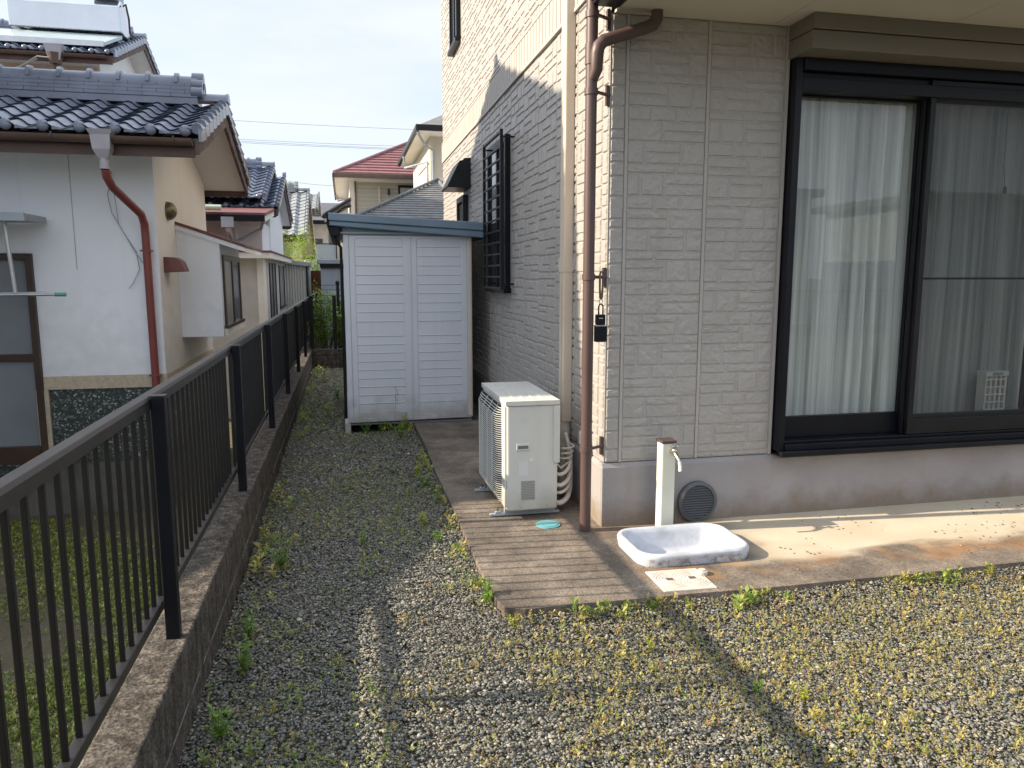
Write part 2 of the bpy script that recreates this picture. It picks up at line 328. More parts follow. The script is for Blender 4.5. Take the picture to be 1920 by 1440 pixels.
def arc(c,r,a0,a1,n,axis='z'):
    return [(c[0]+r*math.cos(a0+(a1-a0)*i/n),c[1]+r*math.sin(a0+(a1-a0)*i/n)) for i in range(n+1)]
def cr(pts,k=6):
    P=[Vector(p) for p in pts]; P=[P[0]*2-P[1]]+P+[P[-1]*2-P[-2]]; out=[]
    for i in range(1,len(P)-2):
        for j in range(k):
            t=j/k; a,b,c,d=P[i-1:i+3]; out.append(.5*((2*b)+(c-a)*t+(2*a-5*b+4*c-d)*t*t+(3*b-a-3*c+d)*t**3))
    return out+[P[-2]]
def rrect(x0,x1,y0,y1,r,n=6):
    p=[]
    for cx,cy,a in ((x1-r,y0+r,-PI/2),(x1-r,y1-r,0),(x0+r,y1-r,PI/2),(x0+r,y0+r,PI)): p+=arc((cx,cy),r,a,a+PI/2,n)
    return p
M['vent']=mat('vent_grey',(.10,.105,.11),.5,.1,6)
M['hose']=mat('hose_wrap',(.62,.57,.50),.6,.1,20,.3,60)
# ---------------------------------------------------------------- ground
def structure(o): o['kind']='structure'; return o
o=structure(MB().quad((-400,-400,-.80),(400,-400,-.80),(400,400,-.80),(-400,400,-.80)).build('ground',M['asphalt'],origin=(0,0,0)))
o=structure(MB().quad((-12,-9,-.75),(-.70,-9,-.75),(-.70,60,-.75),(-12,60,-.75)).build('neighbour_yard',M['yard'],origin=(0,0,0)))
gx=np.linspace(-.55,9,60)
o=structure(MB().box(-.6,24,-9,12.25,-.78,-.02).build('gravel_ground',M['gravel'],origin=(0,0,0)))
# concrete slab in an L along the house, slightly uneven front edge
def slab_outline():
    p=[(.6,12.0),(.612,9),(.60,7.5),(.615,6.3),(.598,5.2),(.60,4.2),(.595,3.4),(.60,3.05),(.62,2.97),(.70,2.935)]
    for x in np.arange(.9,8.6,.3): p.append((x,2.93+.012*math.sin(x*2.1)+random.uniform(-.006,.006)))
    p+=[(9,2.95),(9,12.0)]
    return p
from mathutils.geometry import tessellate_polygon
def holed(outer,hole,z0,z1):
    pts=outer+hole; tris=tessellate_polygon([[Vector((p[0],p[1],0)) for p in outer],[Vector((p[0],p[1],0)) for p in hole]]); n=len(pts)
    V=[(p[0],p[1],z1) for p in pts]+[(p[0],p[1],z0) for p in pts]; F=[]
    for a,b,c in tris:
        A,B,C_=[Vector((pts[i][0],pts[i][1],0)) for i in (a,b,c)]
        if (B-A).cross(C_-A).z<0: b,c=c,b
        F+=[(a,b,c),(n+c,n+b,n+a)]
    no=len(outer)
    for i in range(no): F.append((n+i,n+(i+1)%no,(i+1)%no,i))
    for i in range(len(hole)):
        a=no+i; b=no+(i+1)%len(hole); F.append((a,b,n+b,n+a))
    return MB().add(V,F)
so_=slab_outline()
if sum(a[0]*b[1]-b[0]*a[1] for a,b in zip(so_,so_[1:]+so_[:1]))<0: so_=so_[::-1]
o=structure(holed(so_,[(1.372,3.262),(1.918,3.262),(1.918,3.632),(1.372,3.632)],-.1,.06).build('concrete_slab',M['slab'],origin=(0,0,0),bev=.008))

# ---------------------------------------------------------------- main house
HX=1.37; HY=3.88; FY=10.6
house=thing('house',(HX,HY,.06),'two storey house clad in beige stone pattern siding with dark sliding window','house')
ROWS=[[.254,[(0,.29,0),(.31,.77,1),(.79,1,0)]],[.229,[(0,.54,1),(.56,1,0)]],[.159,[(0,.355,0),(.375,.69,0),(.71,1,0)]],
      [.254,[(0,.165,0),(.185,.475,0),(.495,1,1)]],[.104,[(0,.62,0),(.64,1,0)]]]
def siding(mb,O,U,Nv,cols,v0,v1,detail=False,depth=.009,ph0=0,gap=.011,holes=()):
    O=Vector(O);U=Vector(U);Nv=Vector(Nv);Z=Vector((0,0,1)); r=random.Random(5)
    mb.quad(*[O+U*a+Z*b for a,b in ((cols[0][0],v0),(cols[-1][1],v0),(cols[-1][1],v1),(cols[0][0],v1))])
    def block(a,b,c,d):
        c=max(c,v0+.004); d=min(d,v1-.004)
        if d-c<.012 or b-a<.012: return
        for h in holes:
            if a<h[1] and b>h[0] and c<h[3] and d>h[2]: return
        i=min(.0048,(d-c)*.3,(b-a)*.3); out=[(a,c),(b,c),(b,d),(a,d)]
        nu,nv=(max(2,int((b-a)/.028)),max(2,int((d-c)/.022))) if detail else (1,1)
        vs=[O+U*x+Z*y+Nv*.0005 for x,y in out]; fs=[]; base=4
        grid=[]
        for q in range(nv+1):
            for p in range(nu+1):
                edge=p in(0,nu) or q in (0,nv)
                x=a+i+(b-a-2*i)*p/nu; y=c+i+(d-c-2*i)*q/nv
                if detail: x+=r.uniform(-.0015,.0015); y+=r.uniform(-.0015,.0015)
                h=depth+(r.uniform(-.0015,.001) if edge else r.uniform(-.0022,.0032)) if detail else depth
                vs.append(O+U*x+Z*y+Nv*h)
        idx=lambda p,q:base+q*(nu+1)+p
        for q in range(nv):
            for p in range(nu):
                if detail and r.random()<.5: fs+=[(idx(p,q),idx(p+1,q),idx(p+1,q+1)),(idx(p,q),idx(p+1,q+1),idx(p,q+1))]
                elif detail: fs+=[(idx(p,q),idx(p+1,q),idx(p,q+1)),(idx(p+1,q),idx(p+1,q+1),idx(p,q+1))]
                else: fs.append((idx(p,q),idx(p+1,q),idx(p+1,q+1),idx(p,q+1)))
        bot=[idx(p,0) for p in range(nu+1)]; top=[idx(p,nv) for p in range(nu+1)]; lf=[idx(0,q) for q in range(nv+1)]; rg=[idx(nu,q) for q in range(nv+1)]
        fs.append(tuple([0,1]+bot[::-1])); fs.append(tuple([2,3]+top)); fs.append(tuple([3,0]+lf)); fs.append(tuple([1,2]+rg[::-1]))
        mb.add(vs,fs)
    for ci,(a,b) in enumerate(cols):
        ph=(ph0+ci*.37)%1
        z=v0-ph*.455; k=0
        while z<v1:
            h=ROWS[k%5][0]*.455; fl=(ci+k//5)%2==1
            for s,e,sp in ROWS[k%5][1]:
                if fl: s,e=1-e,1-s
                w=b-a-.018
                if w<.2:
                    if s>0: continue
                    s,e=0,1; sp=(k%5) in (0,3) and sp
                x0=a+.009+w*s+(gap/2 if s>0 else 0); x1=a+.009+w*e-(gap/2 if e<1 else 0)
                if sp:
                    m=z+h*r.choice((.42,.5,.6)); block(x0,x1,z+gap/2,m-gap/2); block(x0,x1,m+gap/2,z+h-gap/2)
                else: block(x0,x1,z+gap/2,z+h-gap/2)
            z+=h; k+=1
fc=[(0,.092),(.092,.547),(.547,1.002)]
mb=MB(); siding(mb,(HX,HY,0),(1,0,0),(0,-1,0),fc,.425,2.77,True,.0052,.1,gap=.008)
mb.build('wall',M['siding'],house)
# joint strips on the front
j=MB()
for x in (.092,.547): j.box(HX+x-.008,HX+x+.008,HY-.0075,HY,.425,2.77)
j.box(HX+.998,HX+1.014,HY-.012,HY,.425,2.77); j.build('joint_strip',M['siding_band'],house)
# side wall (facing the passage), first floor + second floor
sc=[(0,.092)]; y=.092
while y<FY-HY-.05: sc.append((y,min(y+.455,FY-HY))); y+=.455
mb=MB(); siding(mb,(HX,HY,0),(0,1,0),(-1,0,0),sc,.425,2.965,False,.007,.6,holes=[(6.3-HY,7.12-HY,1.33,2.60),(8.5-HY,9.0-HY,.5,2.3)])
mb.build('wall',M['siding'],house)
mb=MB(); siding(mb,(HX,HY,0),(0,1,0),(-1,0,0),sc,3.21,5.8,False,.006,.25,holes=[(8.95-HY,9.5-HY,4.1,5.2)])
mb.build('wall',M['siding'],house)
mb=MB(); siding(mb,(HX,HY,0),(1,0,0),(0,-1,0),[(i*.455,i*.455+.455) for i in range(14)],3.15,5.8,False,.009,.2); mb.build('wall',M['siding'],house)
# floor band: smooth board with close vertical flutes
mb=MB().box(HX-.012,HX+.02,HY,FY,2.965,3.21)
mb.box(HX-.022,HX,HY-.01,FY,2.958,2.982).box(HX-.020,HX,HY-.01,FY,3.195,3.212)
y=HY+.02
while y<FY-.03: mb.box(HX-.017,HX-.010,y,y+.075,2.985,3.192); y+=.0875
mb.build('floor_band',M['siding_band'],house)
# blind body of the house (backs the walls)
mb=MB().box(HX+.04,9,4.02,FY,2.78,5.9).box(HX+.02,2.32,HY+.02,FY,.1,2.77).box(HX+.0,HX+.02,FY-.02,FY,.1,5.8)
mb.box(4.9,9,HY+.0,FY,.1,2.77).box(2.32,4.9,6.6,6.62,.1,2.77)
mb.build('core_wall',M['siding_band'],house)
MB().box(1.36,9,2.95,HY,2.98,3.12).build('lower_roof',M['roofslate'],house)
mb=MB().prism([(3.2,5.75),(11.2,5.75),(11.2,5.95),(7.2,7.4),(3.2,5.95)],'x',.85,9.5); mb.build('roof',M['roofslate'],house)
# plinth with chamfered top
mb=MB().prism([(HY-.014,.0),(HY-.014,.395),(HY+.0,.42),(HY+.05,.42),(HY+.05,0)],'x',HX-.012,9)
mb.prism([(HX-.014,.0),(HX-.014,.395),(HX+.0,.42),(HX+.02,.42),(HX+.02,0)],'y',HY+.0,FY)
mb.build('foundation',M['plinth'],house,bev=.004)
# foundation vent
cx,cz=1.925,.175
vo=MB(); ring=[(cx+.118*math.cos(a),cz+.118*math.sin(a)) for a in np.linspace(0,2*PI,40,endpoint=False)]; ring2=[(cx+.098*math.cos(a),cz+.098*math.sin(a)) for a in np.linspace(0,2*PI,40,endpoint=False)]
vs=[(p[0],HY-.040,p[1]) for p in ring]+[(p[0],HY-.046,p[1]) for p in ring2]+[(p[0],HY-.012,p[1]) for p in ring]+[(p[0],HY-.030,p[1]) for p in ring2]
fs=[]
for i in range(40):
    k=(i+1)%40; fs+=[(i,k,40+k,40+i),(80+i,80+k,k,i),(40+i,40+k,120+k,120+i)]
vo.add(vs,fs); ventring=vo.build('round_vent',M['vent'],house,smooth=True)
MB().prism(ring2,'y',HY-.030,HY-.016).build('vent_back',M['ac_dark'],ventring)
lv=MB(); 
for i in range(13):
    z=cz-.086+i*.0143; w=math.sqrt(max(.0001,.098**2-(z-cz)**2))
    lv.add([(cx-w,HY-.044,z-.004),(cx+w,HY-.044,z-.004),(cx+w,HY-.031,z+.006),(cx-w,HY-.031,z+.006),(cx-w,HY-.042,z-.007),(cx+w,HY-.042,z-.007),(cx+w,HY-.030,z+.003),(cx-w,HY-.030,z+.003)],[(0,1,2,3),(7,6,5,4),(0,4,5,1),(1,5,6,2),(2,6,7,3),(3,7,4,0)])
lv.build('louvre',M['vent'],ventring)
# soffit with panel joints, verge and gutter
sf=MB()
xs=[1.385,2.28,3.19,4.1,6,9]
for a,b in zip(xs[:-1],xs[1:]): sf.box(a+.002,b-.002,2.95,HY,2.772,2.785)
sf.build('soffit',M['soffit'],house)
MB().box(1.40,9,2.95,HY,2.787,2.98).build('soffit_backing',M['box_brown'],house)
MB().box(1.245,1.385,2.9,HY-.06,2.775,2.975).box(1.225,1.25,2.88,HY-.04,2.80,2.99).build('verge_gutter',M['navy'],house,bev=.008)
MB().box(1.386,9,2.90,2.95,2.74,3.0).build('fascia',M['navy'],house)
# shutter box over the window
mb=MB().box(2.372,9,3.645,HY-.0,2.60,2.69).box(2.372,9,3.635,HY,2.694,2.772)
bx=mb.build('shutter_box',M['box_brown'],house,bev=.004)
# ---- sliding window
sw=MB(); Yf=HY-.07
sw.box(2.392,2.432,Yf,HY+.09,.435,2.60)                           # left jamb
sw.box(2.432,9,Yf-.012,HY+.09,2.535,2.598)                        # head
sw.box(2.432,9,Yf+.0,HY+.09,2.435,2.50).box(2.432,3.3,Yf+.035,HY+.09,2.5,2.535)
sw.box(2.392,9,Yf-.045,HY+.09,.425,.455).box(2.432,9,Yf-.01,HY+.09,.455,.490).box(2.432,9,Yf+.02,HY+.09,.49,.505)
sw=sw.build('sliding_window',M['navy'],house,bev=.003)
def sash(x0,x1,y,z0,z1,bot,name,m,top=.05,side=.045,right=None):
    r=right or side
    s=MB().box(x0,x0+side,y,y+.03,z0,z1).box(x1-r,x1,y,y+.03,z0,z1).box(x0+side,x1-r,y,y+.03,z0,z0+bot).box(x0+side,x1-r,y,y+.03,z1-top,z1)
    return s.build(name,m,sw,bev=.003)
sash(2.434,3.30,HY+.03,.506,2.435,.125,'sash',M['navy'],.01,.022,.05)
MB().quad((2.45,HY+.045,.62),(3.28,HY+.045,.62),(3.28,HY+.045,2.43),(2.45,HY+.045,2.43)).build('pane',M['glass'],sw)
sash(3.24,4.20,HY-.02,.506,2.535,.115,'sash',M['dkmetal'],.07,.055)
sash(4.15,5.1,HY+.03,.506,2.535,.115,'sash',M['dkmetal'],.07,.055)
MB().quad((3.29,HY-.006,.61),(4.15,HY-.006,.61),(4.15,HY-.006,2.50),(3.29,HY-.006,2.50)).build('pane',M['glass'],sw)
MB().quad((4.20,HY+.045,.61),(5.05,HY+.045,.61),(5.05,HY+.045,2.50),(4.20,HY+.045,2.50)).build('pane',M['glass'],sw)
ss=MB().box(3.25,3.285,HY-.056,HY-.03,.51,2.53).box(4.17,4.2,HY-.056,HY-.03,.51,2.53).box(3.285,4.17,HY-.056,HY-.03,.51,.60).box(3.285,4.17,HY-.056,HY-.03,2.49,2.53).box(3.285,4.17,HY-.05,HY-.036,1.425,1.437).build('screen_frame',M['dkmetal'],sw,bev=.002)
MB().quad((3.285,HY-.043,.60),(4.17,HY-.043,.60),(4.17,HY-.043,2.49),(3.285,HY-.043,2.49)).build('insect_screen',M['screen'],ss)
# shutter slats visible at the head of the left light
mb=MB()
for i in range(2): mb.box(2.434,3.24,HY-.03+.006*i,HY+.0,2.437+i*.035,2.470+i*.035)
mb.build('shutter_curtain',M['navy'],sw,bev=.003)
# room behind
rm=MB().quad((2.33,HY+.1,.5),(4.9,HY+.1,.5),(4.9,6.6,.5),(2.33,6.6,.5)); rm.build('room_floor',M['floorwood'],house)
MB().quad((2.33,HY+.1,.5),(2.33,6.6,.5),(2.33,6.6,2.76),(2.33,HY+.1,2.76)).quad((2.33,6.59,.5),(4.9,6.59,.5),(4.9,6.59,2.76),(2.33,6.59,2.76)).quad((4.9,HY+.1,.5),(4.9,6.6,.5),(4.9,6.6,2.76),(4.9,HY+.1,2.76)).quad((2.33,HY+.1,2.68),(4.9,HY+.1,2.68),(4.9,6.6,2.68),(2.33,6.6,2.68)).build('room_wall',M['interior'],house)
def curtain(x0,x1,yc,label,seed,amp=.042):
    r=random.Random(seed); nx=int((x1-x0)*200); V=[];F=[]
    ph=[0];
    for i in range(nx): ph.append(ph[-1]+(.62+.38*math.sin(i*.043+seed)+.3*math.sin(i*.101+seed*2)+r.uniform(-.1,.1))*.40)
    for jz in range(12):
        z=.53+jz*(2.46-.53)/11
        for i in range(nx+1):
            s=math.sin(ph[i]); V.append((x0+(x1-x0)*i/nx+.004*math.sin(jz*.6+i*.1),yc+amp*(.55+.45*math.sin(i*.027+seed))*s*(1.05-.25*jz/11)+.006*math.sin(i*.03+jz*.4),z))
    for jz in range(11):
        for i in range(nx): F.append((jz*(nx+1)+i,jz*(nx+1)+i+1,(jz+1)*(nx+1)+i+1,(jz+1)*(nx+1)+i))
    o=MB().add(V,F).build('curtain',M['curtain'],smooth='all'); tag(o,label,'curtain','lace curtains behind the sliding window'); return o
curtain(2.40,3.28,HY+.15,'white lace curtain in pleats behind the bright left pane',3)
curtain(3.30,4.85,HY+.17,'lace curtain hanging behind the dark screened right pane',8,.040)
# white slatted crate on the floor inside
bs=thing('storage_basket',(3.93,HY+.07,.52),'white plastic basket with square holes standing inside the right window','basket')
mb=MB(); X0,X1,Z0,Z1=3.865,4.02,.60,.86
for i in range(5): x=X0+(X1-X0-.012)*i/4; mb.box(x,x+.012,HY+.03,HY+.042,Z0-.08,Z1)
for i in range(8): z=Z0-.08+(Z1-Z0+.07)*i/7; mb.box(X0,X1,HY+.029,HY+.043,z,z+.01)
mb.box(X0-.006,X1+.006,HY+.024,HY+.10,Z1-.03,Z1).box(X0,X1,HY+.09,HY+.10,Z0-.08,Z1-.03).box(X0,X0+.008,HY+.043,HY+.09,Z0-.08,Z1-.03).box(X1-.008,X1,HY+.043,HY+.09,Z0-.08,Z1-.03)
mb.build('basket_body',M['white_pl'],bs,bev=.002)
MB().box(X0+.04,X1-.04,HY+.020,HY+.026,Z1-.022,Z1-.008).build('handle',M['galv'],bs)
# pull cord on the right
o=MB().tube([(3.90,HY+.08,2.45),(3.905,HY+.08,2.1),(3.925,HY+.08,1.98)],.002,6).box(3.917,3.933,HY+.07,HY+.085,1.94,1.98).build('pull_cord',M['wire']); tag(o,'thin dark pull cord hanging in front of the right lace curtain','cord')

# ---- side wall openings
W0,W1=6.30,7.12
gw=MB().box(HX-.045,HX+.0,W0,W0+.05,1.32,2.60).box(HX-.045,HX,W1-.05,W1,1.32,2.60).box(HX-.045,HX,W0+.05,W1-.05,2.54,2.60).box(HX-.065,HX,W0-.03,W1+.03,1.30,1.345).box(HX-.04,HX-.01,6.68,6.73,1.345,2.54)
gw=gw.build('window',M['navy'],house,bev=.003)
MB().box(HX-.025,HX-.015,W0+.05,W1-.05,1.345,2.54).build('pane',M['darkglass'],gw)
gr=MB(); GX=HX-.115; G0,G1=6.10,6.885
gr.box(GX-.012,GX+.012,G0,G0+.024,1.33,2.60).box(GX-.012,GX+.012,G1-.02,G1,1.33,2.60)
gr.box(GX-.010,GX+.010,G0+.024,G1-.02,2.575,2.592).box(GX-.010,GX+.010,G0+.024,G1-.02,1.335,1.352)
for y in (G0+.03,G1-.05):
    for z in (2.54,1.37): gr.box(GX+.012,HX-.0,y,y+.014,z,z+.014)
gr=gr.build('window_grille',M['dkmetal'],gw)
bar0=None
for i in range(12):
    z=1.43+i*.094
    if bar0 is None: bar0=MB().box(GX-.007,GX+.007,G0+.024,G1-.02,z,z+.014).build('grille_bar',M['dkmetal'],gr)
    else:
        c=bar0.copy(); scene.collection.objects.link(c); c.parent=gr; c.location.z=z-1.43
# hood above far door
hy0,hy1=8.28,8.80
pf=[(HX,2.385),(HX-.255,2.385),(HX-.26,2.40),(HX-.125,2.665)]+[(HX-.125+.05*math.sin(a),2.665+.03*(1-math.cos(a))) for a in (.5,1.0,1.5)]+[(HX,2.70)]
MB().prism(pf,'y',hy0,hy1).build('hood',M['dkmetal'],house,bev=.006)
fw_=MB().box(HX-.06,HX,8.50,8.56,.5,2.33).box(HX-.06,HX,8.95,9.0,.5,2.33).box(HX-.06,HX,8.56,8.95,2.27,2.33).build('window',M['dkmetal'],house)
MB().box(HX-.03,HX-.02,8.56,8.95,.5,2.27).build('pane',M['darkglass'],fw_)
uw=MB().box(HX-.05,HX,8.93,8.98,4.1,5.3).box(HX-.05,HX,9.46,9.52,4.1,5.3).box(HX-.07,HX,8.9,9.55,4.06,4.11).box(HX-.04,HX-.01,9.2,9.24,4.11,5.3).build('window',M['navy'],house)
MB().box(HX-.03,HX-.02,8.98,9.46,4.11,5.3).build('pane',M['darkglass'],uw)
# ---- beige conduit cover
DX0,DX1=HX-.068,HX-.004; DY0,DY1=4.47,4.565
mb=MB().box(DX0,DX1,DY0,DY1,.54,5.6); dc=mb.build('duct_cover',M['cream_pl'],house,bev=.010,seg=3)
MB().box(DX0-.004,DX1,DY0-.004,DY1+.004,1.47,1.555).box(DX0-.003,DX0-.001,4.50,4.506,.56,1.46).build('duct_joint',M['cream_pl'],dc,bev=.002)
MB().tube([(HX-.035,4.52,.56),(HX-.035,4.52,.36),(HX-.037,4.515,.22),(HX-.05,4.50,.09)],.032,14,rads=[.034,.033,.030,.027]).build('conduit',M['hose'],dc,smooth=True)
# ---- main downpipe
PX,PY=1.252,3.83
dp=MB().tube([(PX,PY,.062),(PX,PY,5.7)],.030,20).build('downpipe',M['pipe_brown'],house,smooth=True)
for z in (2.37,2.74,1.44,.52): MB().cyl((PX,PY),.035,z-.016,z+.016,20).build('pipe_collar',M['pipe_brown'],dp,smooth=True)
MB().cyl((PX,PY),.0345,2.50,2.60,20).build('pipe_collar',M['pipe_brown'],dp,smooth=True)
mb=MB().tube([(1.585,3.80,2.775),(1.585,3.80,2.74),(1.565,3.80,2.705),(1.52,3.80,2.685),(1.36,3.79,2.628),(1.30,3.79,2.607),(1.275,3.79,2.58),(1.268,3.795,2.545),(1.268,3.80,2.47),(1.257,3.82,2.43)],.030,18,rads=[.030,.031,.032,.031,.030,.032,.033,.033,.031,.026])
mb.build('branch_pipe',M['pipe_brown'],dp,smooth=True)
for z in (2.37,2.74,1.44,.52):
    mb=MB().tube([(PX+.03,PY,z),(HX+.004,HY+.01,z)],.009,8).box(HX-.020,HX-.004,HY-.0,HY+.022,z-.05,z+.05)
    mb.build('bracket',M['pipe_brown'],dp)
# ---- key safe hanging from bracket
ks=thing('key_safe',(1.315,3.815,1.10),'black key lock box hanging from a long clip beside the brown downpipe','lock box')
y=3.818; x=1.318
mb=MB(); pth=[(x+.010,y,1.455),(x+.006,y,1.468),(x-.003,y,1.468),(x-.008,y,1.452),(x-.007,y,1.38),(x-.004,y,1.332),(x+.002,y,1.325),(x+.006,y,1.335),(x+.009,y,1.40),(x+.010,y,1.455)]
mb.tube(pth,.006,8).build('snap_hook',mat('old_brass',(.15,.11,.065),.45,.3,20,metal=.6),ks,smooth=True)
mb=MB(); mb.tube([(x+.010*math.cos(a),y,1.312+.012*math.sin(a)) for a in np.linspace(0,2*PI,13)],.0022,6); mb.build('ring',M['steel'],ks,smooth=True)
mb=MB(); mb.tube([(x-.012,y,1.245),(x-.012,y,1.285),(x-.006,y,1.298),(x+.006,y,1.298),(x+.012,y,1.285),(x+.012,y,1.245)],.0042,8).build('shackle',M['bronze'],ks,smooth=True)
MB().box(x-.026,x+.022,y-.018,y+.018,1.19,1.245).box(x-.030,x+.030,y-.022,y+.022,1.10,1.185).build('box_body',M['navy'],ks,bev=.004)
MB().box(x-.016,x+.006,y-.0195,y-.017,1.223,1.228).box(x-.031,x+.031,y-.023,y+.023,1.184,1.188).build('dial_edge',M['galv'],ks)

# ---------------------------------------------------------------- air conditioner
ac=thing('air_conditioner',(1.02,4.48,.06),'cream outdoor air conditioner unit standing on the concrete beside the wall','air conditioner')
A0,A1,B0,B1,C0,C1=.872,1.172,4.105,4.865,.105,.72
MB().box(A0,A1,B0,B1,C0,C1).build('body',M['ac'],ac,bev=.012,seg=3)
tp=MB().box(A0-.008,A1+.008,B0-.008,B1+.008,C1+.001,C1+.028)
for i in range(1,5): tp.box(A0+.055*i,A0+.055*i+.012,B0+.06,B1-.03,C1+.028,C1+.031)
tp.build('top_panel',M['ac'],ac,bev=.008,seg=3)
# bulged wire guard on the fan side
g=MB().box(A0-.006,A0-.001,B0+.10,B1-.02,C0+.03,C1-.02); g.build('fan_opening',M['ac_dark'],ac)
gd=MB(); nb=44
for i in range(nb):
    z=C0+.032+(C1-C0-.06)*i/(nb-1); e=min(1,min(i,nb-1-i)/4+.25)
    d=.035*min(1,e)
    gd.tube([(A0-.004,B0+.10,z),(A0-.012-d*.6,B0+.125,z),(A0-.012-d,B0+.19,z),(A0-.012-d,B1-.12,z),(A0-.012-d*.6,B1-.04,z),(A0-.004,B1-.015,z)],.0026,5,cap=False)
for yy in (.22,.38,.54): gd.tube([(A0-.006,B0+yy,C0+.03),(A0-.043,B0+yy,C0+.09),(A0-.043,B0+yy,C1-.09),(A0-.006,B0+yy,C1-.02)],.003,5)
gd.build('fan_guard',M['ac'],ac)
MB().box(A0-.012,A0,B0+.012,B0+.095,C0+.02,C1-.005).build('front_trim',M['ac'],ac,bev=.005)
MB().box(.925,1.005,B0-.006,B0-.0005,.462,.502).build('handle_frame',M['ac'],ac,bev=.004)
MB().box(.935,.995,B0-.0075,B0-.006,.472,.490).build('handle_recess',mat('handle_grey',(.16,.16,.15),.6),ac)
lv=MB()
for i in range(12): lv.box(.955,1.035,B0-.004,B0-.0005,.172+i*.0095,.1765+i*.0095)
lv.build('side_louvre',mat('louvre_grey',(.26,.26,.24),.6),ac)
MB().box(.94,.995,B0-.0012,B0-.0004,.31,.40).build('label_sticker',mat('sticker',(.62,.63,.62),.6,.03),ac)
MB().prism([(1.015+.009*math.cos(a),.405+.009*math.sin(a)) for a in np.linspace(0,2*PI,16,endpoint=False)],'y',B0-.0014,B0-.0004).build('label_sticker',M['white_pl'],ac)
MB().box(1.145,1.182,B0-.010,B0+.11,.38,.715).build('valve_cover',M['ac'],ac,bev=.005)
mb=MB()
for x,z in ((1.02,.715),(.95,.135),(1.11,.135)): mb.sphere((x,B0-.009,z),.005,1,.6,1,8,6)
mb.build('screw',M['brass'],ac,smooth=True)
for yy in (B0+.06,B1-.18):
    mb=MB().box(A0-.085,A1+.03,yy,yy+.035,.064,.076).box(A0-.055,A0-.02,yy+.006,yy+.028,.076,.088).box(A0,A1,yy,yy+.035,.076,.105)
    mb.build('foot',M['galv'],ac,bev=.002)
    MB().cyl((A0-.04,yy+.017),.006,.086,.105,8).build('anchor_bolt',M['steel'],ac)
for i,(z,yy,r) in enumerate(((.30,4.17,.011),(.235,4.17,.013),(.19,4.17,.010),(.125,4.18,.016))):
    xe=1.31+.006*i
    mb=MB().tube(cr([(1.165,yy,z),(1.21,yy-.01,z-.005),(1.26,yy+.02,z+.02),(1.30,yy+.10,z+.08),(xe,yy+.20,min(.44,z+.17)),(HX-.045,4.46,.47)]),r,12)
    mb.build('refrigerant_pipe',M['hose'],ac,smooth=True)
cl=[]
for i in range(60):
    a=i/60*2*PI*3.2; cl.append((1.255+.036*math.cos(a)+.0006*i*.5,4.24+.03*math.sin(a),.355+.0016*i))
MB().tube([(1.18,4.16,.36),(1.21,4.17,.33)]+cl+[(1.32,4.4,.44)],.0052,8).build('thin_cable',M['hose'],ac,smooth=True)
# small white hood on the wall behind the pipe
o=MB().box(HX-.05,HX-.012,4.08,4.19,.46,.545).build('outlet_cover',M['white_pl'],house,bev=.012,seg=3)

# ---------------------------------------------------------------- tap, sink, covers
tap=thing('tap_post',(1.678,3.735,.06),'cream water tap post with brown cap rising behind the white sink','tap')
MB().box(1.637,1.715,3.70,3.775,.055,.556).build('post',mat('post_cream',(.62,.62,.52),.45,.05),tap,bev=.006)
MB().box(1.634,1.718,3.696,3.778,.5565,.572).build('post_cap',M['pipe_brown'],tap,bev=.003)
mb=MB().tube([(1.692,3.70,.515),(1.692,3.665,.513),(1.694,3.64,.50),(1.70,3.62,.475)],.011,12,rads=[.013,.012,.011,.009]).sphere((1.692,3.668,.522),.016).cyl((1.692,3.668),.007,.525,.548,10)
fa=mb.build('faucet',M['brass'],tap,smooth=True)
MB().tube([(1.672,3.668,.549),(1.712,3.668,.549)],.006,8).tube([(1.692,3.648,.549),(1.692,3.688,.549)],.006,8).build('handle',M['steel'],fa,smooth=True)
MB().tube([(1.70,3.62,.477),(1.703,3.615,.45),(1.703,3.613,.425)],.009,10).build('spout_tip',M['white_pl'],fa,smooth=True)
# basin
def basin():
    cx,cy=1.645,3.447
    def ring(hx,hy,r,z,n=7): return [(p[0],p[1],z) for p in rrect(cx-hx,cx+hx,cy-hy,cy+hy,r,n)]
    rings=[ring(.295,.203,.10,.055),ring(.302,.210,.10,.095),ring(.303,.212,.105,.110),ring(.296,.205,.10,.121),ring(.282,.192,.09,.123),ring(.272,.182,.085,.116),ring(.262,.172,.08,.095),ring(.240,.158,.075,.02),ring(.225,.145,.07,-.004),ring(.20,.12,.06,-.008)]
    V=[];F=[];n=len(rings[0])
    for r in rings: V+=r
    for i in range(len(rings)-1):
        for k in range(n): F.append((i*n+k,i*n+(k+1)%n,(i+1)*n+(k+1)%n,(i+1)*n+k))
    F.append(tuple(range((len(rings)-1)*n,len(rings)*n)))
    return MB().add(V,F)
m=bpy.data.materials.new('worn_porcelain'); t,n,k=nodes(m); b=n['Principled BSDF']; b.inputs['Roughness'].default_value=.4
c=n.new('ShaderNodeTexCoord').outputs['Object']; sp=n.new('ShaderNodeSeparateXYZ'); k.new(c,sp.inputs[0])
f1=maprange(t,n,noise(t,n,c,30,8,rough=.75),.46,.58); f2=maprange(t,n,sp.outputs[2],.118,.085); q=n.new('ShaderNodeSeparateXYZ')
gm=n.new('ShaderNodeNewGeometry'); k.new(gm.outputs['Normal'],q.inputs[0]); f3=mth(t,n,'MULTIPLY',maprange(t,n,q.outputs[1],-.1,-.6),maprange(t,n,sp.outputs[1],-.13,-.165))
dirt=mth(t,n,'MULTIPLY',mth(t,n,'MULTIPLY',f1,f2),f3)
f4=maprange(t,n,noise(t,n,c,9,7,rough=.65),.42,.7,0,.5)
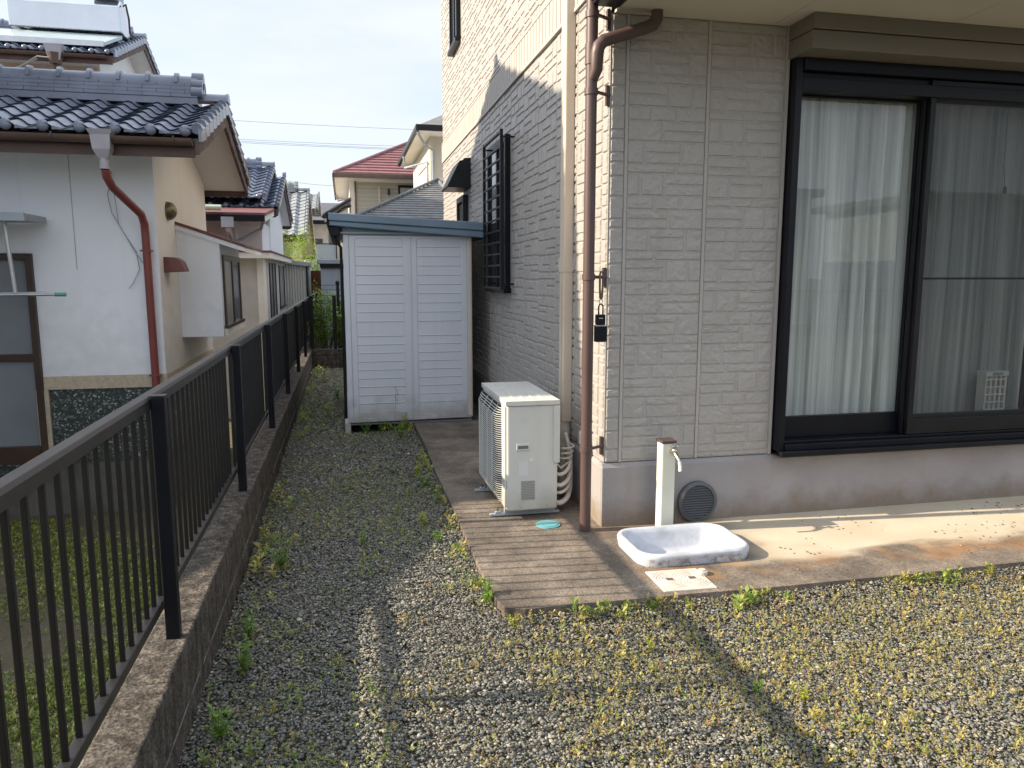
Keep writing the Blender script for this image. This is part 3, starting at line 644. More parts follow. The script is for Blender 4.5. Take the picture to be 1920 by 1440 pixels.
x=mixc(t,n,f4,(.52,.545,.59),(.28,.285,.29)); x=mixc(t,n,mth(t,n,'MULTIPLY',dirt,.7),x,(.13,.12,.11)); k.new(x,b.inputs['Base Color']); M['worn']=m
sk=thing('outdoor_sink',(1.675,3.415,.0),'shallow white enamel sink with stained rim set in the concrete','sink')
ORG[sk]=Vector((1.675,3.415,0)); basin().build('basin',M['worn'],sk,smooth='all')
MB().cyl((1.70,3.42),.022,-.009,-.003,16).build('drain',M['steel'],sk)
# curb of mortar around sink
ca=MB()
o=MB().cyl((1.60,3.125),.026,.058,.078,16).cyl((1.60,3.125),.016,.078,.084,12).build('drain_plug',M['resin'],smooth=True); tag(o,'tiny round cream drain cap between sink and square cover','drain cap')
dcov=thing('drain_cover',(1.47,3.085,.06),'square cream resin drain cover with two finger holes in front of the sink','drain cover')
pts=[(1.342,2.968),(1.595,2.958),(1.600,3.190),(1.345,3.200)]
MB().prism(pts,'z',.058,.066).build('lid',M['resin'],dcov,bev=.004)
lr=MB()
for (cx,cy) in ((1.42,3.085),(1.53,3.08)):
    for r_ in (.022,.036,.05,.064,.078,.092):
        lr.tube([(min(1.585,max(1.355,cx+r_*math.cos(a))),min(3.18,max(2.975,cy+r_*1.0*math.sin(a))),.0665) for a in np.linspace(0,2*PI,25)],.0016,4,cap=False)
lr.build('ring_pattern',M['resin'],dcov)
MB().box(1.405,1.44,3.075,3.10,.0662,.0672).box(1.512,1.547,3.07,3.095,.0662,.0672).build('finger_hole',M['barge'],dcov)
bc=thing('inspection_cap',(1.078,3.965,.06),'round turquoise plastic inspection cap in the concrete near the air conditioner','inspection cap')
MB().cyl((1.078,3.965),.068,.058,.066,28).build('cap',M['bluecap'],bc,smooth=True)
MB().cyl((1.078,3.965),.055,.0662,.069,28).box(1.02,1.136,3.955,3.975,.0692,.072).build('cap_plate',M['bluecap'],bc,smooth=True)

# ---------------------------------------------------------------- storage shed
sh=thing('storage_shed',(.6,8.0,.06),'pale grey steel storage shed with ribbed panels and blue roof edge','shed')
SX0,SX1,SY0,SY1=0.0,1.175,7.10,9.1
def zr(x): return 1.875-(x-SX0)*.045   # underside of roof at the front
MB().prism([(SX0,.09),(SX1-.02,.105),(SX1-.02,1.80),(SX0,1.80)],'y',SY0+.03,SY1).build('body',M['shed'],sh)
def spanel(x0,x1,name='side_panel'):
    # pressed panel with rounded recess and horizontal ribs
    mb=MB(); y=SY0; z0,z1=.175,1.785
    mb.box(x0,x1,y+.004,y+.03,.12,1.805)
    fr=.045; r=.03
    outer=rrect(x0+fr,x1-fr,z0,z1,r); inner=rrect(x0+fr+.007,x1-fr-.007,z0+.007,z1-.007,r-.006)
    # frame ring (in front, raised 4 mm)
    box=[(x0,.12),(x1,.12),(x1,1.805),(x0,1.805)]
    nO=len(outer); V=[(p[0],y,p[1]) for p in outer]+[(p[0],y+.0035,p[1]) for p in inner]
    F=[(i,(i+1)%nO,nO+(i+1)%nO,nO+i) for i in range(nO)]; mb.add(V,F)
    # outer flat: four sides via grid fan
    def flat(px0,px1,pz0,pz1): mb.box(px0,px1,y,y+.0039,pz0,pz1)
    flat(x0,x0+fr,.12,1.805); flat(x1-fr,x1,.12,1.805); flat(x0+fr,x1-fr,.12,z0); flat(x0+fr,x1-fr,z1,1.805)
    # corners
    for cx,cz,a0 in ((x0+fr+r,z0+r,PI),(x1-fr-r,z0+r,1.5*PI),(x1-fr-r,z1-r,0),(x0+fr+r,z1-r,.5*PI)):
        ar=[(cx+r*math.cos(a0+PI/2*i/6),cz+r*math.sin(a0+PI/2*i/6)) for i in range(7)]
        k=(cx+math.copysign(r,math.cos(a0+PI/4)),cz+math.copysign(r,math.sin(a0+PI/4)))
        mb.add([(k[0],y+.0002,k[1])]+[(p[0],y+.0002,p[1]) for p in ar],[(0,i+1,i+2) for i in range(6)])
    # ribs
    zs=[z1]; n_up=9; mid1,mid0=1.02,.885
    up=[z1-(z1-mid1)*i/n_up for i in range(n_up+1)]; lo=[mid0-(mid0-z0)*i/9 for i in range(10)]
    for seq in (up,[mid1-.012,mid0],[mid0-.012]+lo[1:]):
        for a,b in zip(seq[:-1],seq[1:]):
            xa,xb=x0+fr+.009,x1-fr-.009
            mb.add([(xa,y+.0036,a-.002),(xb,y+.0036,a-.002),(xb,y+.0010,b+.014),(xa,y+.0010,b+.014),(xb,y-.0008,b+.008),(xa,y-.0008,b+.008),(xb,y+.0036,b+.002),(xa,y+.0036,b+.002)],[(0,1,2,3),(3,2,4,5),(5,4,6,7)])
    return mb.build(name,M['shed'],sh)
spanel(.052,.585); spanel(.610,1.125)
MB().box(.586,.609,SY0-.003,SY0+.03,.12,1.805).box(.592,.603,SY0-.006,SY0-.003,.12,1.805).build('centre_post',M['shed'],sh,bev=.002)
MB().box(SX0-.002,.051,SY0-.006,SY0+.03,.085,1.81).build('corner_post',M['shed'],sh,bev=.008)
MB().box(1.126,SX1,SY0-.005,SY0+.03,.10,1.805).build('corner_post',M['shed_side'],sh,bev=.012)
MB().prism([(.02,.088),(SX1-.02,.10),(SX1-.02,.122),(.02,.119)],'y',SY0-.009,SY0+.03).build('bottom_rail',M['shed'],sh)
MB().prism([(-.02,.058),(1.17,.058),(1.17,.075),(-.02,.075)],'y',SY0+.03,SY1).build('base',M['galv'],sh)
MB().box(-.03,.02,SY0-.02,SY1,-.01,.084).build('base_rail',M['shed'],sh)
MB().prism([(SX0+.0,1.807),(SX1,1.807),(SX1,1.83),(SX0+.0,1.885)],'y',SY0-.002,SY0+.03).build('gable_panel',M['shed_blue'],sh)
# roof: left edge higher
def rz(x): return 1.885-(x+.125)*.042
rf=MB()
rf.prism([(-.125,rz(-.125)+.045),(1.285,rz(1.285)+.03),(1.285,rz(1.285)+.105),(-.125,rz(-.125)+.112)],'y',SY0-.10,SY1+.1)
rf.build('roof',M['shed_blue'],sh,bev=.008)
MB().prism([(-.120,rz(-.125)+.0),(1.28,rz(1.285)-.035),(1.28,rz(1.285)+.03),(-.120,rz(-.125)+.045)],'y',SY0-.085,SY0-.02).build('roof_fascia',M['shed_blue'],sh,bev=.01)
MB().prism([(-.11,rz(0)-.085),(-.03,rz(0)-.085),(-.02,rz(0)-.0),(-.12,rz(0)-.0)],'y',SY0-.06,SY1+.05).build('gutter',M['navy'],sh,bev=.006)
MB().box(-.02,1.2,SY0-.02,SY1,1.82,1.835).build('roof_underside',M['galv'],sh)
MB().box(1.286,1.296,SY0-.11,SY1+.1,rz(1.285)-.04,rz(1.285)+.11).box(-.136,-.126,SY0-.105,SY1+.1,rz(-.125)-.005,rz(-.125)+.118).build('roof_end_cap',M['navy'],sh)
mb=MB().sphere((.06,SY0-.004,1.86),.006,1,.5,1,8,6).build('screw',M['steel'],sh)
MB().tube([(-.07,SY0+.05,1.80),(-.05,SY0+.05,1.74),(-.02,SY0+.06,1.70),(-.02,SY0+.06,.12)],.014,10).build('shed_downpipe',M['bronze'],sh,smooth=True)
for i,(y) in enumerate((7.3,8.5)): 
    pass

# ---------------------------------------------------------------- boundary block wall + railing fence
bw=thing('block_wall',(-.607,2.0,-.75),'low weathered grey concrete block wall under the dark railing fence','wall')
WX0,WX1=-.655,-.527
mb=MB(); y=-9; 
random.seed(3)
while y<19.5:
    L=.397
    if y>-1.5 and y<12.6:
        for z0,z1 in ((-.02,.085),(.093,.292)):
            mb.box(WX0+random.uniform(-.001,.001),WX1+random.uniform(-.0025,.0015),y+.0012,y+L+.0018,z0,z1)
    y+=.4
mb.box(WX0+.002,WX1-.002,-9,-1.5,0,.292).box(WX0+.002,WX1-.002,12.6,20,0,.292)
mb.build('block',M['blockwall'],bw,bev=.006)
MB().box(WX0+.003,WX1-.004,-9,20,-.76,.288).build('mortar_core',M['mortar'] ,bw)
MB().box(WX1-.003,WX1-.0012,-1.5,12.6,.086,.092).build('mortar_bed',mat('lime_mortar',(.17,.155,.14),.9,.7,14),bw)
MB().box(WX0+.0,WX1+.001,-9,20,-.76,-.002).build('footing',M['blockwall'],bw)
fence=thing('railing_fence',(-.59,2.49,.292),'dark bronze aluminium picket railing standing on the low block wall','fence')
posts=[-.96,.76,2.49,4.22,5.96,7.69,9.45,11.2,12.94,14.7,16.4]
p0=None
for y in posts:
    if p0 is None:
        p0=MB().box(-.593,-.551,posts[0]-.018,posts[0]+.018,.287,1.080).build('post',M['navy'],fence,bev=.003)
        pc=MB().box(-.595,-.549,posts[0]-.020,posts[0]+.020,1.0805,1.084).build('post_cap',M['rail'],p0)
    else:
        c=copy_tree(p0,fence); c.location.y=y-posts[0]
def seg(a,b):
    MB().prism([(-.638,1.040),(-.594,1.040),(-.594,1.070),(-.602,1.080),(-.631,1.080),(-.638,1.072)],'y',a,b).build('top_rail',M['rail'],fence,bev=.002)
    MB().box(-.629,-.600,a,b,.385,.415).build('bottom_rail',M['rail'],fence,bev=.003)
ed=[-9]+posts+[18.5]
for a,b in zip(ed[:-1],ed[1:]): seg(a+.001,b-.001)
k0=None; cnt=0; farm=MB()
y=1.497-.0872*11
ys=[]
while y<18.4:
    if min(abs(y-p) for p in posts)>.033: ys.append(y)
    y+=.0872
for y in ys:
    if cnt<100:
        if k0 is None: k0=MB().box(-.624,-.611,y-.0065,y+.0065,.413,1.041).build('picket',M['bronze'],fence,bev=.002); y0=y
        else:
            c=k0.copy(); scene.collection.objects.link(c); c.parent=fence; c.location.y=y-y0
        cnt+=1
    else: farm.box(-.624,-.611,y-.0065,y+.0065,.413,1.041)
y=ys[0]-.0872
while y>-9: farm.box(-.624,-.611,y-.0065,y+.0065,.413,1.041); y-=.0872
o=farm.build('picket_row',M['bronze'],fence); o['kind']='stuff'
# back low wall + mesh fence closing the passage
o=MB().box(-.528,3.0,12.24,12.36,-.05,.20).box(-.528,3.0,12.236,12.364,.205,.295).build('back_wall',M['blockwall'],bev=.005); tag(o,'low mossy block wall closing the end of the gravel passage','wall')
o.name='low_wall'
mf=thing('mesh_fence',(-.1,12.3,.295),'dark welded mesh fence on the low wall at the passage end','fence')
mb=MB()
for z in (.34,.36,1.02,1.05): mb.tube([(-.55,12.28,z),(2.5,12.28,z)],.004,5)
x=-.54
while x<2.5: mb.tube([(x,12.275,.32),(x,12.275,1.07)],.0022,4); x+=.05
mb.build('mesh_panel',M['dkmetal'],mf)
for x in (-.52,-.165,1.6):
    MB().box(x-.028,x+.028,12.285,12.335,.295,1.10).sphere((x,12.31,1.12),.034,1,1,.7).build('post',M['dkmetal'],mf)
o=MB()
for z in (1.10,1.20,1.28): o.tube([(-.5,13.6,z),(2.5,13.6,z)],.004,5)
x=-.5
while x<2.5: o.tube([(x,13.6,.3),(x,13.6,1.3)],.0022,4); x+=.05
o.box(-.14,-.09,13.59,13.64,-.5,1.30).sphere((-.115,13.61,1.32),.04)
o=o.build('mesh_fence',M['dkmetal']); tag(o,'farther taller dark mesh fence behind the shrubs','fence')
M['soffit_grey']=mat('soffit_grey',(.74,.73,.71),.85,.04,1.5)
# ---------------------------------------------------------------- tiled roofs and neighbour houses
def tile_sheet(x0,x1,ya,za,yb,zb,pitch=.265,course=.23,ns=12,th=.017,amp=.026):
    """pantile slope from eave (ya,za) up to ridge (yb,zb); columns counted back from x1"""
    mb=MB(); L=math.hypot(yb-ya,zb-za); nc=max(2,int(round(L/course))); sg=1 if yb>ya else -1
    dy,dz=(yb-ya)/L,(zb-za)/L; ny,nz=-dz*sg*sg,abs(dy)
    ny=-dz*(1 if dy>0 else -1); ny=-dz*math.copysign(1,dy)
    ncol=int((x1-x0)/pitch)
    def h(t):
        return -amp*math.sin(2*PI*t+.55*math.sin(2*PI*t))
    X=[x1-pitch*(ncol-i/ns) for i in range(ncol*ns+1)]; Hh=[h((i%ns)/ns) for i in range(ncol*ns+1)]
    for c in range(nc):
        s0=L*c/nc-.012; s1=L*(c+1)/nc+.01; V=[];
        jit=random.uniform(-.002,.002)
        for s,off in ((s0+.035,-.006),(s0,th+jit),((s0+s1)/2,th*.5),(s1,.0)):
            for x,q in zip(X,Hh):
                n_=q+off+.01; V.append((x,ya+dy*s+ny*n_,za+dz*s+nz*n_))
        n=len(X); F=[]
        for k in range(3):
            for i in range(n-1): F.append((k*n+i,k*n+i+1,(k+1)*n+i+1,(k+1)*n+i))
        mb.add(V,F)
    return mb,nc,L,(dy,dz),(ny,nz),ncol
def tiled_roof(par,x0,xr,ye,ze,yr,zr_,yb,zb,m,ridge_end,layers=4,caps=True,rake=True,lod=False):
    ns=6 if lod else 12
    for (ya,za) in ((ye,ze),(yb,zb)):
        mb,nc,L,d,nv,ncol=tile_sheet(x0,xr-.02,ya,za,yr,zr_,ns=ns)
        rt=mb.build('roof_tiles',m,par,smooth=True)
        if rake:
            rk=MB()
            for c in range(nc):
                s=L*c/nc; y=ya+d[0]*s; z=za+d[1]*s; y2=ya+d[0]*(s+L/nc); z2=za+d[1]*(s+L/nc)
                rk.tube([(xr,y-d[0]*.02,z+.045),(xr,y2,z2+.022)],.042,8,rads=[.046,.038])
                rk.prism([(y-d[0]*.02,z-.06),(y2,z2-.075),(y2,z2+.03),(y-d[0]*.02,z+.05)],'x',xr+.012,xr+.036)
            rk.build('rake_tiles',m,par,smooth=True)
        if caps:
            cp=MB(); sg=-1 if ya<yr else 1
            for i in range(min(ncol,40)):
                x=xr-.02-.265*i-.265*.27; cp.sphere((x,ya+sg*.004,za+.028),.047,1,.55,1,12,8)
                cp.add([(x-.2,ya+sg*.008,za-.0),(x-.04,ya+sg*.008,za-.0),(x-.04,ya+sg*.008,za+.035),(x-.12,ya+sg*.008,za+.012),(x-.2,ya+sg*.008,za+.03)],[(0,1,2,3,4)])
            cp.build('eave_cap',m,par,smooth=True)
    rg=MB(); z=zr_+.015
    rg.box(x0,ridge_end,yr-.13,yr+.13,z-.03,z+.035) if layers else None
    for k in range(layers):
        w=.135-.012*k; zz=z+.035+k*.037
        x=x0+ (k%2)*.13
        while x<ridge_end-.02:
            rg.box(x+.0008,min(x+.2642,ridge_end),yr-w,yr+w,zz+.0025,zz+.0365); x+=.265
    if layers: rg.build('ridge_layer',m,par,bev=.003)
    zt=z+.035+layers*.037
    r2=MB(); xe=ridge_end if layers else xr
    def halfround(mb,xa,xb,zc,r):
        mb.prism([(yr+r*math.cos(a),zc+r*math.sin(a)) for a in np.linspace(0,PI,11)],'x',xa,xb)
    if layers:
        halfround(r2,x0,xe,zt,.085)
        x=xe-.22
        while x>x0: halfround(r2,x,x+.035,zt,.112); x-=.268
    halfround(r2,xe-.02,xr+.02,z+.02,.085); halfround(r2,xr+.02,xr+.045,z+.02,.094)
    r2.build('ridge_cap',m,par,smooth=True)
    if layers:
        on=MB()
        for (dy,dz,r) in ((0,zt+.06,.062),(-.06,zt-.01,.055),(.06,zt-.01,.055),(-.10,zt-.09,.055),(.10,zt-.09,.055),(0,zt-.06,.09)):
            on.tube([(xe-.06,yr+dy,dz),(xe+.05,yr+dy,dz)],r,14)
        on.build('ridge_ornament',m,par,smooth=True,bev=.006)
def roof_body(par,x0,xr,xw,ye,ze,yr,zr_,yb,zb,th=.07,soff=None,fh=.12):
    inset=.05
    s1=(zr_-ze)/(yr-ye); s2=(zr_-zb)/(yb-yr)
    poly=[(ye+inset,ze-.05),(yr,zr_-.05),(yb-inset,zb-.05),(yb-inset,zb-th-.04),(yr,zr_-th-.05),(ye+inset,ze-th-.04)]
    MB().prism(poly,'x',x0,xr-.03).build('roof_deck',soff or M['soffit_grey'],par)
    bb=MB()
    bb.prism([(ye+.02,ze-.16),(yr,zr_-.20),(yr,zr_-.03),(ye+.02,ze-.03)],'x',xr-.028,xr+.004)
    bb.prism([(yr,zr_-.20),(yb-.02,zb-.16),(yb-.02,zb-.0),(yr,zr_-.03)],'x',xr-.028,xr+.004)
    bb.build('barge_board',M['barge'],par,bev=.004)
    MB().box(x0,xr-.03,ye+.03,ye+.055,ze-.06-fh,ze-.03).build('fascia',M['brownwood'],par); MB().box(x0,xr-.03,yb-.055,yb-.03,zb-.06-fh,zb-.03).build('fascia',M['brownwood'],par)
def gutter(par,x0,x1,y,z,m,r=.055):
    g=MB(); n=8; pts=[(y-r*math.cos(a),z-r*math.sin(a)) for a in np.linspace(0,PI,n+1)]; inn=[(y-(r-.006)*math.cos(a),z-(r-.006)*math.sin(a)) for a in np.linspace(0,PI,n+1)]
    g.prism(pts+inn[::-1],'x',x0,x1); g.prism(pts,'x',x1,x1+.006)
    o=g.build('gutter',m,par,smooth=True)
    b=MB(); x=x1-.13
    while x>max(x0,x1-5): b.box(x-.006,x+.006,y-r-.004,y-r+.02,z-.02,z+.016); b.tube([(x,y-r-.002,z-.01),(x,y-r*.8,z-r*.75)],.004,5); x-=.45
    b.build('gutter_hook',M['wire'],o)
    return o
GZ=-.75
# --- nearest neighbour house
h1=thing('house',(-3.4,8.8,GZ),'nearest white neighbour house with blue tiled gable roof, bay window and red downpipe','house')
E1=dict(x0=-8,xr=-1.15,ye=6.9,ze=2.60,yr=8.6,zr_=3.17,yb=10.3,zb=2.60)
tiled_roof(h1,-8,-1.15,6.9,2.60,8.6,3.17,10.3,2.60,M['tile'],-1.39)
roof_body(h1,-8,-1.15,-1.64,6.9,2.60,8.6,3.17,10.3,2.60)
gutter(h1,-8,-1.19,6.86,2.555,M['gutter'])
sl=(3.17-2.60)/1.7
def gable(x,th,ye,ze,yr,zr_,yb,zb,y0,y1,zg,off=.10):
    f=lambda y: (ze+(zr_-ze)*(y-ye)/(yr-ye) if y<yr else zb+(zr_-zb)*(yb-y)/(yb-yr))-off
    return [(y0,zg),(y1,zg),(y1,f(y1)),(yr,f(yr)),(y0,f(y0))]
wall1=MB().prism([(7.52,.545),(10.1,.545)]+gable(0,0,6.9,2.6,8.6,3.17,10.3,2.6,7.52,10.1,.545)[2:],'x',-1.70,-1.64).build('wall',M['cream_wall'],h1)  # cream takes in warm bounce from the facing house; front is white
MB().box(-2.67,-1.641,7.50,7.58,.545,2.55).box(-8,-2.67,7.50,7.58,1.64,2.55).box(-8,-3.8,7.50,7.58,-.3,1.64).build('wall',M['white_paint'],h1)
MB().box(-2.325,-2.318,7.4985,7.501,1.5,2.5).build('wall_joint',M['greyplastic'],h1)
MB().box(-2.67,-1.63,7.488,7.58,.425,.543).box(-1.70,-1.628,7.58,10.12,.425,.543).box(-2.74,-2.635,7.486,7.58,-.30,.4245).build('trim',M['trim'],h1,bev=.004)
MB().box(-2.63,-1.64,7.505,7.58,-.24,.424).box(-1.70,-1.645,7.58,10.1,-.24,.424).box(-8,-2.74,7.46,7.58,-.33,-.23).build('pebble_panel',M['stone_dark'],h1)
MB().box(-8,-1.66,7.53,10.1,-.8,-.24).build('foundation',mat('dark_mortar',(.12,.11,.10),.9,.3,5),h1)
MB().box(-8,-1.72,7.62,10.0,-.3,2.5).build('core_wall',M['interior'],h1)
dw=MB().box(-2.725,-2.672,7.46,7.56,-.235,1.635).box(-4.1,-2.725,7.46,7.56,1.58,1.635).box(-4.1,-2.725,7.45,7.56,-.235,-.08).box(-3.4,-2.725,7.47,7.55,.69,.755).box(-3.44,-3.39,7.47,7.55,-.08,1.58).build('sliding_window',M['sash'],h1,bev=.004)
MB().box(-3.39,-2.725,7.50,7.51,-.08,.69).build('pane',M['frost'],dw); MB().box(-3.39,-2.725,7.50,7.51,.755,1.58).build('pane',M['frost'],dw)
# porch canopy and laundry pole
MB().box(-4.4,-2.53,7.0,7.46,1.90,1.925).box(-4.4,-2.52,6.97,7.0,1.885,1.955).box(-2.545,-2.52,7.0,7.46,1.895,1.95).build('window_canopy',M['galv'],h1,bev=.004)
lp=thing('laundry_rack',(-2.85,7.2,1.28),'aluminium laundry pole with green end cap hanging under the window canopy','laundry rack')
MB().tube([(-4.2,7.15,1.288),(-2.33,7.15,1.288)],.013,10).tube([(-4.2,7.25,1.30),(-2.5,7.25,1.30)],.010,10).build('pole',M['alum'],lp,smooth=True)
MB().tube([(-2.40,7.15,1.288),(-2.315,7.15,1.288)],.017,10).build('end_cap',mat('green_cap',(.10,.32,.22),.5),lp,smooth=True)
MB().tube([(-2.735,7.15,1.90),(-2.70,7.15,1.30)],.017,10).tube([(-2.88,7.15,1.90),(-2.86,7.15,1.30)],.012,10).build('hanger_rod',M['alum'],lp,smooth=True)
# hopper and red downpipe
dpn=MB().tube([(-1.862,6.88,2.30),(-1.86,6.90,2.24),(-1.845,6.98,2.17),(-1.73,7.36,1.98),(-1.722,7.42,1.90),(-1.722,7.43,1.80),(-1.715,7.44,-.70)],.034,16).build('downpipe',M['redpipe'],h1,smooth=True)
hp=MB(); hp.add([(-1.96,6.78,2.60),(-1.77,6.78,2.60),(-1.77,6.94,2.60),(-1.96,6.94,2.60),(-1.94,6.80,2.56),(-1.79,6.80,2.56),(-1.79,6.93,2.56),(-1.94,6.93,2.56),(-1.93,6.81,2.45),(-1.80,6.81,2.45),(-1.80,6.92,2.45),(-1.93,6.92,2.45),(-1.90,6.84,2.38),(-1.83,6.84,2.38),(-1.83,6.91,2.38),(-1.90,6.91,2.38)],
  [(0,1,5,4),(1,2,6,5),(2,3,7,6),(3,0,4,7),(4,5,9,8),(5,6,10,9),(6,7,11,10),(7,4,8,11),(8,9,13,12),(9,10,14,13),(10,11,15,14),(11,8,12,15),(12,13,14,15),(3,2,1,0)])
hp.tube([(-1.865,6.875,2.385),(-1.865,6.875,2.30)],.038,14); hp.build('rain_hopper',M['greyplastic'],dpn)
MB().box(-1.77,-1.67,7.40,7.46,1.66,1.675).build('bracket',M['redpipe'],dpn); MB().box(-1.765,-1.665,7.40,7.46,.535,.55).build('bracket',M['redpipe'],dpn)
# vents on the gable wall
vd=MB(); 
for i in range(7):
    a0=i/6*PI/2
vd.sphere((-1.64,7.97,2.06),.095,.95,1,.95,16,12)
vd.cyl((-1.64,7.97),.001,2,2.001,4); vd.build('vent_hood',mat('bronze_vent',(.20,.17,.10),.35,.15,8,metal=.6),h1,smooth=True)
MB().prism([(-1.64,1.62),(-1.54,1.615),(-1.49,1.58),(-1.46,1.50),(-1.46,1.485),(-1.64,1.475)],'y',7.68,7.90).build('vent_hood',M['redroof'],h1,bev=.005)
# bay window
bay=MB().prism([(-1.64,.82),(-1.235,.82),(-1.235,1.785),(-1.64,1.93)],'y',8.30,9.80).build('bay_window',M['white_paint'],h1,bev=.004)
MB().prism([(-1.64,1.955),(-.98,1.735),(-.98,1.76),(-1.64,1.985)],'y',8.28,9.95).build('bay_roof',M['redroof'],bay)
MB().prism([(-1.64,1.90),(-.99,1.69),(-.99,1.733),(-1.64,1.953)],'y',8.288,9.93).build('bay_fascia',M['white_paint'],bay)
MB().box(-1.234,-1.215,8.42,8.48,.93,1.66).box(-1.234,-1.215,9.62,9.68,.93,1.66).box(-1.234,-1.215,8.48,9.62,1.60,1.66).box(-1.234,-1.19,8.38,9.72,.90,.93).box(-1.234,-1.215,9.02,9.08,.93,1.60).build('window_frame',M['sash'],bay)
MB().box(-1.2345,-1.228,8.48,9.02,.93,1.60).build('pane',M['palepane'],bay); MB().box(-1.2345,-1.228,9.08,9.62,.93,1.60).build('pane',M['frost'],bay)
MB().box(-1.234,-1.20,8.36,9.74,.83,.895).build('sill',M['cream_wall'],bay)
# raised main block of this house further left, its gable shades the passage
tiled_roof(h1,-8,-3.30,4.95,4.92,7.27,5.72,9.05,4.95,M['tile'],-3.45,layers=1,lod=True)
roof_body(h1,-8,-3.30,-3.7,4.95,4.92,7.27,5.72,9.05,4.95)
MB().prism(gable(0,0,4.95,4.92,7.27,5.72,9.05,4.95,5.25,8.75,GZ),'x',-8,-3.70).build('wall',M['white_paint'],h1)
MB().prism([(3.05,GZ),(5.25,GZ),(5.25,2.32),(3.05,1.70)],'x',-6.5,-3.35).build('shade_lean_to',M['galv'],h1)  # unseen solid block, added and sloped to shade the gravel and wall top
# loose wire hanging on the white wall
w=[(-1.98,7.49,2.36),(-2.02,7.47,2.15),(-2.0,7.48,2.0),(-1.9,7.48,1.8),(-1.82,7.48,1.66),(-1.80,7.47,1.5),(-1.86,7.47,1.38),(-1.9,7.47,1.33)]
o=MB().tube(w,.0035,5).tube([(-1.99,7.48,2.34),(-1.96,7.47,2.1),(-1.95,7.48,1.9),(-1.82,7.48,1.64),(-1.76,7.47,1.55),(-1.73,7.47,1.50)],.003,5).build('loose_wire',M['string'],smooth=True); tag(o,'thin loose wire dangling down the nearest white house wall','wire')

# --- two storey neighbour with solar heater
h0=thing('house',(-6,18,GZ),'tall cream house at upper left with blue tiled roof below a solar heater','house')
tiled_roof(h0,-9.5,-3.9,15.4,5.36,17.8,6.28,20.2,5.36,M['tile'],-4.15,layers=2)
roof_body(h0,-9.5,-3.9,-4.3,15.4,5.36,17.8,6.28,20.2,5.36)
gutter(h0,-9.5,-4.02,15.36,5.31,M['gutter'])
MB().prism(gable(0,0,15.4,5.36,17.8,6.28,20.2,5.36,16.02,19.6,GZ),'x',-9.5,-4.30).build('wall',M['white_paint'],h0)
MB().box(-9.5,-4.32,15.98,16.02,GZ,5.25).build('wall',mat('tan_wall',(.52,.44,.34),.85,.05,1.5),h0)
MB().box(-5.9,-5.885,15.975,15.98,1,5.2).box(-4.95,-4.935,15.975,15.98,1,5.2).build('wall_joint',M['stucco'],h0)
o=MB().tube([(-4.83,15.36,5.30),(-4.83,15.36,5.12)],.06,10,rads=[.13,.09]).tube([(-4.83,15.36,5.12),(-4.83,15.40,5.0),(-4.55,15.9,4.6),(-4.5,15.95,4.3),(-4.5,15.95,0)],.045,10).build('downpipe',M['gutter'],h0,smooth=True)
MB().add([(-4.98,15.25,5.44),(-4.68,15.25,5.44),(-4.68,15.48,5.44),(-4.98,15.48,5.44),(-4.92,15.29,5.18),(-4.74,15.29,5.18),(-4.74,15.44,5.18),(-4.92,15.44,5.18)],[(0,1,5,4),(1,2,6,5),(2,3,7,6),(3,0,4,7),(4,5,6,7),(3,2,1,0)]).build('rain_hopper',M['greyplastic'],o)
o=MB().tube([(-6.6,15.30,5.27),(-6.2,15.33,4.98),(-5.8,15.3,4.93),(-5.4,15.3,5.02),(-5.1,15.3,5.22),(-4.9,15.26,5.2)],.014,6).tube([(-6.6,15.30,5.15),(-6.0,15.33,4.90),(-5.5,15.3,4.98),(-5.1,15.3,5.18)],.010,6).build('cable',M['string'],smooth=True); tag(o,'pale slack cable looping below the tall cream house gutter','cable')
sh2=thing('solar_heater',(-5.0,16.6,5.8),'silver solar water heater tank and glass panel on the roof at upper left','solar heater')
T=(-5.88,-3.97)
MB().prism([(16.35,5.98),(16.95,5.98),(17.0,6.25),(16.9,6.55),(16.5,6.60),(16.32,6.45)],'x',T[0],T[1]).build('tank',mat('polished_steel',(.55,.58,.61),.16,.05,2,metal=1,bump=.25,bscale=3,bdist=.05),sh2,bev=.03,seg=3)
MB().box(-4.45,-4.02,16.4,16.9,6.60,6.80).build('feed_cistern',M['galv'],sh2,bev=.02)
MB().add([(-6.6,15.72,5.62),(-4.14,15.72,5.62),(-3.96,16.34,5.93),(-6.6,16.34,5.93),(-6.6,15.72,5.56),(-4.14,15.72,5.56),(-3.96,16.34,5.87),(-6.6,16.34,5.87)],[(0,1,2,3),(7,6,5,4),(0,4,5,1),(1,5,6,2)]).build('glass_panel',mat('panel_glass',(.42,.50,.50),.1,.08,2,spec=1),sh2)
MB().box(-6.6,-4.12,15.68,15.72,5.545,5.64).build('panel_frame',M['alum'],sh2)
MB().tube([(-3.95,16.5,6.5),(-3.90,16.5,6.55),(-3.87,16.55,6.3),(-3.88,16.6,6.05),(-3.85,16.9,6.05)],.018,8).build('hose',M['wire'],sh2,smooth=True)

